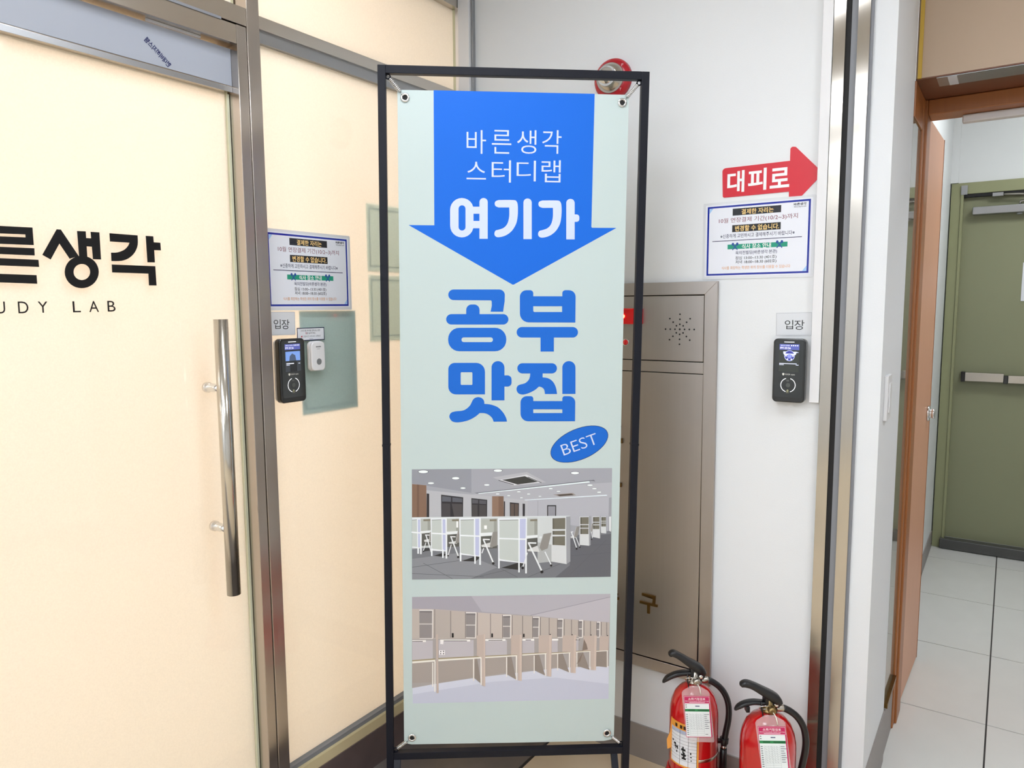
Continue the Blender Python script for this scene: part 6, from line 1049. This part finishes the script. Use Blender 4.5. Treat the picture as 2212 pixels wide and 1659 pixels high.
# ================================================================== on and behind the sidelight
def behind(name, y0, y1, z0, z1, m, label):
    o = tag(MB().box(GX-.0140, GX-.0132, y0, y1, z0, z1).build(name, m, loc=(GX-.0136, (y0+y1)/2, z0)), label, 'paper')
    k = Ink((GX-.0132, y0, z1), EY, -EZ, EX, .0001); W, H = y1-y0, z1-z0; k.ring(.012, .014, W-.012, H-.014, .003, (70,110,120))
    k.build('paper_print', o)
behind('paper_sheet', 1.346, 1.556, 1.153, 1.445, 'paper_teal', 'teal paper sheet seen through the frosted glass behind the doorbell')
behind('paper_sheet', 1.612, 1.822, 1.5635, 1.7685, 'paper_pale', 'upper of two pale paper sheets seen through the frosted glass beside the banner')
behind('paper_sheet', 1.614, 1.824, 1.3480, 1.5530, 'paper_pale', 'lower of two pale paper sheets seen through the frosted glass beside the banner')
bs = thing('doorbell_sign', 'small white sign with black border above the doorbell on the frosted glass', 'sign', (GX, 1.376, 1.362)); O = Vector((GX, 1.327, 1.3985)); f = frame(O, EY, -EZ, EX)
MB().prism([(0,0),(.097,0),(.097,.036),(0,.036)], f, 0, .0006).build('sign_sheet', 'paper_white', bs)
k = Ink(f((0,0,.0006)), EY, -EZ, EX, .0001); k.ring(0,0,.097,.036,.0022,(18,22,64)); k.text('스터디랩 투어를 원하시는 분은', .013,.0055,.082,.0110,(36,38,44)); k.text('벨', .029,.0125,.0345,.0180,(170,40,60)); k.text('을 눌러주세요.', .035,.0125,.065,.0180,(36,38,44))
k.poly([(.013,.0235),(.0165,.0225),(.0175,.0205),(.0185,.0265),(.0165,.0255),(.0155,.0285),(.0145,.0255)],(190,30,30)); k.text('운영시간 오전10시~오후6시', .022,.0215,.082,.0268,(80,84,90)); k.text('바른생각', .042,.0302,.055,.0330,(30,32,36)); k.build('sign_print', bs)
db = thing('doorbell', 'white oblong doorbell with grey round button on the frosted glass', 'doorbell', (GX, 1.385, 1.276)); f = frame((GX, 1.3595, 1.3605), EY, -EZ, EX)
MB().prism(rrect(0,0,.050,.084,.013,8), f, 0, .010).build('back_case', 'plastic_white', db, bevel=.002)
MB().prism(rrect(.001,.001,.049,.083,.013,8), f, .0105, .019).build('front_case', 'plastic_white', db, bevel=.003, seg=3)
MB().lathe([(.0088,0),(.0088,.0008),(.0078,.0012)], 28, f((.026,.0575,.0188)), EX).build('bell_button', 'plastic_grey', db)
k = Ink(f((0,0,.019)), EY, -EZ, EX, .0001); [k.rect(.0165+.003*i,.0137+.0004*(i%2),.0188+.003*i,.0172,(70,72,76)) for i in range(6)]; k.rect(.0195,.0215,.0305,.0222,(50,52,56)); k.build('maker_print', db)
# light switch on the pilaster side
sw = thing('light_switch', 'white wall switch plate on the pilaster side next to the corridor opening', 'light switch', (-.267, 2.195, 1.14)); f = frame((-.267, 0, 0), EY, EZ, EX)
MB().prism(rrect(2.130,1.145,2.205,1.265,.003), f, 0, .009).build('switch_plate', 'plastic_white', sw, bevel=.0015)
MB().prism(rrect(2.150,1.165,2.186,1.245,.002), f, .009, .012).build('switch_rocker', 'plastic_white', sw, bevel=.001)

# ================================================================== fire extinguishers
RX = Vector((.8264, .5631, 0)); FX = Vector((.5631, -.8264, 0))
def extinguisher(cx, cy, R, top, label, second):
    O = Vector((cx, cy, 0)); f = frame(O, RX, EZ, FX)          # right, up, toward the viewer
    t = thing('fire_extinguisher', label, 'extinguisher', (cx, cy, 0), 'fire extinguishers on the floor'); h = top
    MB().lathe([(R*.55,.004),(R*.92,.006),(R,.018),(R,h-.085),(R*.985,h-.070),(R*.93,h-.050),(R*.80,h-.028),(R*.60,h-.012),(R*.36,h-.002),(.019,h),(.019,h+.006)], 48, O).build('cylinder', 'ext_red', t)
    MB().lathe([(R+.0008,h-.195),(R+.0014,h-.194),(R+.0014,h-.187),(R+.0008,h-.186)], 48, O).build('metal_band', 'steel_bright', t)
    MB().lathe([(R*.7,.0),(R*1.62,.0),(R*1.60,.012),(R*1.06,.142),(R*1.02,.146),(R*1.02,.120)], 40, O).build('floor_stand', 'ext_red', t)
    vm = 'brass_valve' if second else 'steel_bright'
    vb = MB().lathe([(.021,h+.004),(.021,h+.010),(.017,h+.013),(.017,h+.022),(.013,h+.026),(.013,h+.040)], 20, O).build('valve', vm, t)
    MB().lathe([(.010,0),(.010,.016),(.006,.018)], 16, f((0,h+.016,.012)), FX).build('valve_cap', vm, vb)
    # lower handle, upper lever
    def sweep(name, pts, wid, thk):
        P = [Vector(q) for q in pts]; Q = []
        for i in range(len(P)-1):
            p0, p1, p2, p3 = P[max(i-1, 0)], P[i], P[i+1], P[min(i+2, len(P)-1)]
            for m in range(4):
                u = m/4; Q.append(.5*((2*p1)+(p2-p0)*u+(2*p0-5*p1+4*p2-p3)*u*u+(3*p1-p0-3*p2+p3)*u**3))
        Q.append(P[-1]); Q.append(Vector((P[-1].x+(P[-1].x-P[-2].x)*.25, P[-1].y+(P[-1].y-P[-2].y)*.25, P[-1].z*.35)))
        mb = MB(); n = len(Q); K = 14
        for i, q in enumerate(Q):
            d = Q[min(i+1, n-1)]-Q[max(i-1, 0)]; d = Vector((d.x, d.y)).normalized()
            for a in range(K):
                c, s_ = math.cos(2*math.pi*a/K), math.sin(2*math.pi*a/K); c = math.copysign(abs(c)**.6, c)*wid*q.z; s_ = math.copysign(abs(s_)**.6, s_)*thk*q.z
                mb.v.append(tuple(f((q.x-d.y*s_, q.y+d.x*s_, c))))
        for i in range(n-1):
            for a in range(K): mb.face([i*K+a, i*K+(a+1) % K, (i+1)*K+(a+1) % K, (i+1)*K+a], 0, None, True)
        mb.face(list(range(K))[::-1]); mb.face([(n-1)*K+a for a in range(K)], 0, None, True); return mb.build(name, 'rubber_black', t)
    if not second:
        sweep('lower_handle', [(.020,h+.030,1),(-.015,h+.032,1),(-.040,h+.031,1),(-.062,h+.025,1),(-.078,h+.016,.9),(-.088,h+.006,.5)], .011, .0065)
        sweep('squeeze_lever', [(.024,h+.030,1.1),(.012,h+.044,1.5),(-.018,h+.064,1.25),(-.045,h+.082,1.05),(-.062,h+.090,1),(-.072,h+.086,.7)], .012, .0085)
    else:
        sweep('lower_handle', [(.020,h+.026,1),(-.015,h+.026,1),(-.040,h+.028,1),(-.062,h+.024,1),(-.078,h+.016,.9),(-.087,h+.008,.5)], .011, .0055)
        sweep('squeeze_lever', [(.026,h+.024,1.1),(.014,h+.038,1.5),(-.018,h+.058,1.25),(-.045,h+.073,1.05),(-.062,h+.078,1),(-.074,h+.075,.7)], .012, .0085)
        MB().box(-.062, -.052, h+.004, h+.020, -.006, .012, fr=f).build('seal_tab', 'rubber_black', t, bevel=.002)
    MB().prism([(-.014,h+.024),(.022,h+.016),(.028,h+.028),(.018,h+.046),(-.014,h+.050)], f, -.012, .012).build('handle_block', 'rubber_black', t, bevel=.002)
    MB().lathe([(.006,0),(.006,.002),(.003,.003)], 14, f((.014, h+.026, .0125)), FX).build('pivot_pin', 'chrome', t)
    c = f((-.016, h+.021, .016)); rg = MB().tube([c+RX*.0145*math.cos(a)+(EZ*.8+FX*.5)*.0085*math.sin(a) for a in [2*math.pi*i/24 for i in range(24)]], .0011, 8, closed=True).build('safety_ring', 'chrome', t)
    MB().tube([f((-.024,h+.034,.012)), f((-.022,h+.010,.014)), f((-.019,h-.012,.020))], .0016, 6).build('safety_strap', 'rubber_black', t)
    # hose
    MB().lathe([(.0088,0),(.0092,.002),(.0092,.018),(.0085,.020)], 18, f((.018,h+.011,0)), RX).build('hose_collar', 'steel_bright', t)
    P = [(.036,h+.011),(.050,h+.005),(.068,h-.008),(.083,h-.026),(.094,h-.050),(.099,h-.080),(.098,h-.110),(.093,h-.140),(.089,h-.165),(.087,h-.185)]
    V2 = [Vector(q) for q in P]; P = []
    for i in range(len(V2)-1):
        p0, p1, p2, p3 = V2[max(i-1, 0)], V2[i], V2[i+1], V2[min(i+2, len(V2)-1)]
        P += [.5*((2*p1)+(p2-p0)*u+(2*p0-5*p1+4*p2-p3)*u*u+(3*p1-p0-3*p2+p3)*u**3) for u in (0, .33, .67)]
    P.append(V2[-1])
    hose = MB().tube([f((q.x, q.y, .0)) for q in P], .0088, 16).build('hose', 'rubber_black', t)
    MB().tube([f((.088,h-.163,0)), f((.087,h-.178,0))], .0125, 16).build('hose_clip', 'rubber_black', t, bevel=.001)
    MB().tube([f((.087,h-.184,0)), f((.0865,h-.196,0))], .0082, 16).build('nozzle_ferrule', 'steel_bright', t)
    MB().tube([f((.0865,h-.195,0)), f((.086,h-.215,0)), f((.086,h-.30,0))], [.0095,.0100,.0115], 16).build('nozzle', 'rubber_black', t)
    MB().box(.060, .080, h-.176, h-.168, -.006, .006, fr=f).build('clip_bracket', 'rubber_black', t)
    # inspection tag in a clear sleeve
    x0, x1 = (-.047, .030) if not second else (-.050, .026)
    TU, TV = (RX+EZ*(-.02)).normalized(), (-EZ*.925+FX*.37).normalized(); n_ = TU.cross(TV).normalized(); n_ = n_ if n_.dot(FX) > 0 else -n_
    ft = frame(f((0, h+.014, .039)), TU, TV, n_)
    tg = MB().prism(rpoly([(x0+.026,0,.006),(x1-.026,0,.006),(x1-.004,.012,.006),(x1,.018,.004),(x1+.004,.142,.004),(x0+.006,.142,.004),(x0,.018,.004),(x0+.004,.012,.006)]), ft, 0, .0006).build('inspection_tag', 'sleeve', t)
    k = Ink(ft((0,0,.0008)), TU, TV, n_, .0001); Ink.STEP = 2e-5
    a0, a1 = x0+.005, x1-.001
    k.rect(a0, .026, a1, .130, (188,28,84)); k.rect(a0+.001, .0455, a1-.003, .1285, (226,230,228)); k.ring(a0+.001,.0275,a1-.001,.0445,.0006,(236,200,214))
    k.text('소화기점검표', a0+.012,.0305,a1-.012,.0365,(240,225,232),.01); k.text('FIRE EXTINGUISHER INSPECTION TAG', a0+.003,.0380,a1-.003,.0405,(240,215,226)); k.rect(a0+.014,.0418,a1-.014,.0432,(230,180,200))
    k.rect(a0+.001,.0590,a1-.003,.0655,(34,128,66)); k.rect(a0+.010,.0608,a0+.028,.0635,(20,80,44)); k.rect(a0+.036,.0608,a0+.066,.0635,(20,80,44))
    for i in range(2): k.rect(a0+.003,.0480+.0055*i,a0+.007,.0500+.0055*i,(110,100,100)); k.rect(a0+.030,.0505,a0+.042,.0530,(80,84,110)) if i == 0 else None
    for i in range(11):
        y = .0705+.0050*i; k.rect(a0+.012,y+.0044,a0+.050,y+.0047,(150,158,154)); k.rect(a0+.003,y+.0012,a0+.008,y+.0030,(110,116,116))
        if i < 8:
            for j in range(5): k.stroke((a0+.014+.0068*j+random.uniform(-.001,.001),y+random.uniform(.0008,.002)),(a0+.018+.0068*j,y+random.uniform(.002,.0038)),.0005,(120,124,126))
        k.rect(a0+.0525,y+.001,a0+.0525+random.uniform(.007,.0145),y+.0024,(120,124,128)) if i not in (8, 9) else None
    for x in (a0+.0115, a0+.031, a0+.050): k.rect(x,.0690,x+.0003,.1260,(140,150,146))
    k.build('tag_card', tg, 'ink_gloss'); Ink.STEP = 1.5e-5
    MB().tube([f((.0,h+.016,.032)), ft((.003,.004,.002)), ft((.004,.012,.0035)), ft((.0055,.022,.002))], .0014, 8).build('cable_tie', 'tie_white', tg)
    if not second:
        # curved orange-edged log sheet
        mb = MB(); L0, L1 = math.radians(-76), math.radians(-2); zt, zb = h-.088, h-.215; n = 14; rr = R+.0016
        def pt(s, z, e=0): a = L0+(L1-L0)*s; return O+(RX*math.sin(a)+FX*math.cos(a))*(rr+e)+EZ*z
        def cyl(mb, s0, s1, z0, z1, e, col, n=10):
            for i in range(n):
                sa, sb = s0+(s1-s0)*i/n, s0+(s1-s0)*(i+1)/n
                mb.poly([pt(sa,z0,e), pt(sb,z0,e), pt(sb,z1,e), pt(sa,z1,e)], 0, col)
        cyl(mb, 0, 1, zb, zt, 0, (236,160,66)); cyl(mb, .05, .94, zb+.005, zt-.020, .0002, (228,230,236)); cyl(mb, .05, .94, zt-.030, zt-.020, .0003, (176,184,208))
        for i in range(9): cyl(mb, .05, .94, zt-.031-.0095*i, zt-.0304-.0095*i, .0004, (58,60,66))
        for s in (.40, .68, .935): cyl(mb, s, s+.012, zb+.005, zt-.020, .00045, (58,60,66), 1)
        for s0, z0, s1, z1 in ((.10,.058,.16,.063),(.18,.064,.26,.070),(.20,.072,.30,.076),(.24,.068,.26,.082),(.30,.070,.34,.080),(.28,.084,.32,.090),(.46,.072,.60,.078),(.50,.066,.54,.086),(.46,.088,.62,.093),(.52,.082,.58,.100),(.48,.098,.62,.103),(.74,.078,.78,.084),(.74,.090,.80,.093),(.76,.100,.80,.103)):
            cyl(mb, s0, s1, zt-z1, zt-z0, .0006, (24,24,28), 3)
        for s0 in (.22, .40, .52): cyl(mb, s0, s0+.085, zt-.016, zt-.006, .0005, (60,40,20), 2)
        mb.build('log_sheet', 'ink', t)
        MB().prism([(0,0),(.006,.002),(.004,-.09),(-.010,-.098),(-.012,-.070),(-.003,-.045)], frame(pt(0,zt), (-FX*.3-RX).normalized()*-1, EZ, FX), 0, .0005).build('log_sheet_curl', 'orange_paper', t)
    return t
extinguisher(-.6835, 1.905, .0675, .392, 'red fire extinguisher with orange-edged log sheet beside the hydrant cabinet', False)
extinguisher(-.4640, 1.848, .0695, .4060, 'red fire extinguisher with brass valve next to the steel shutter rail', True)
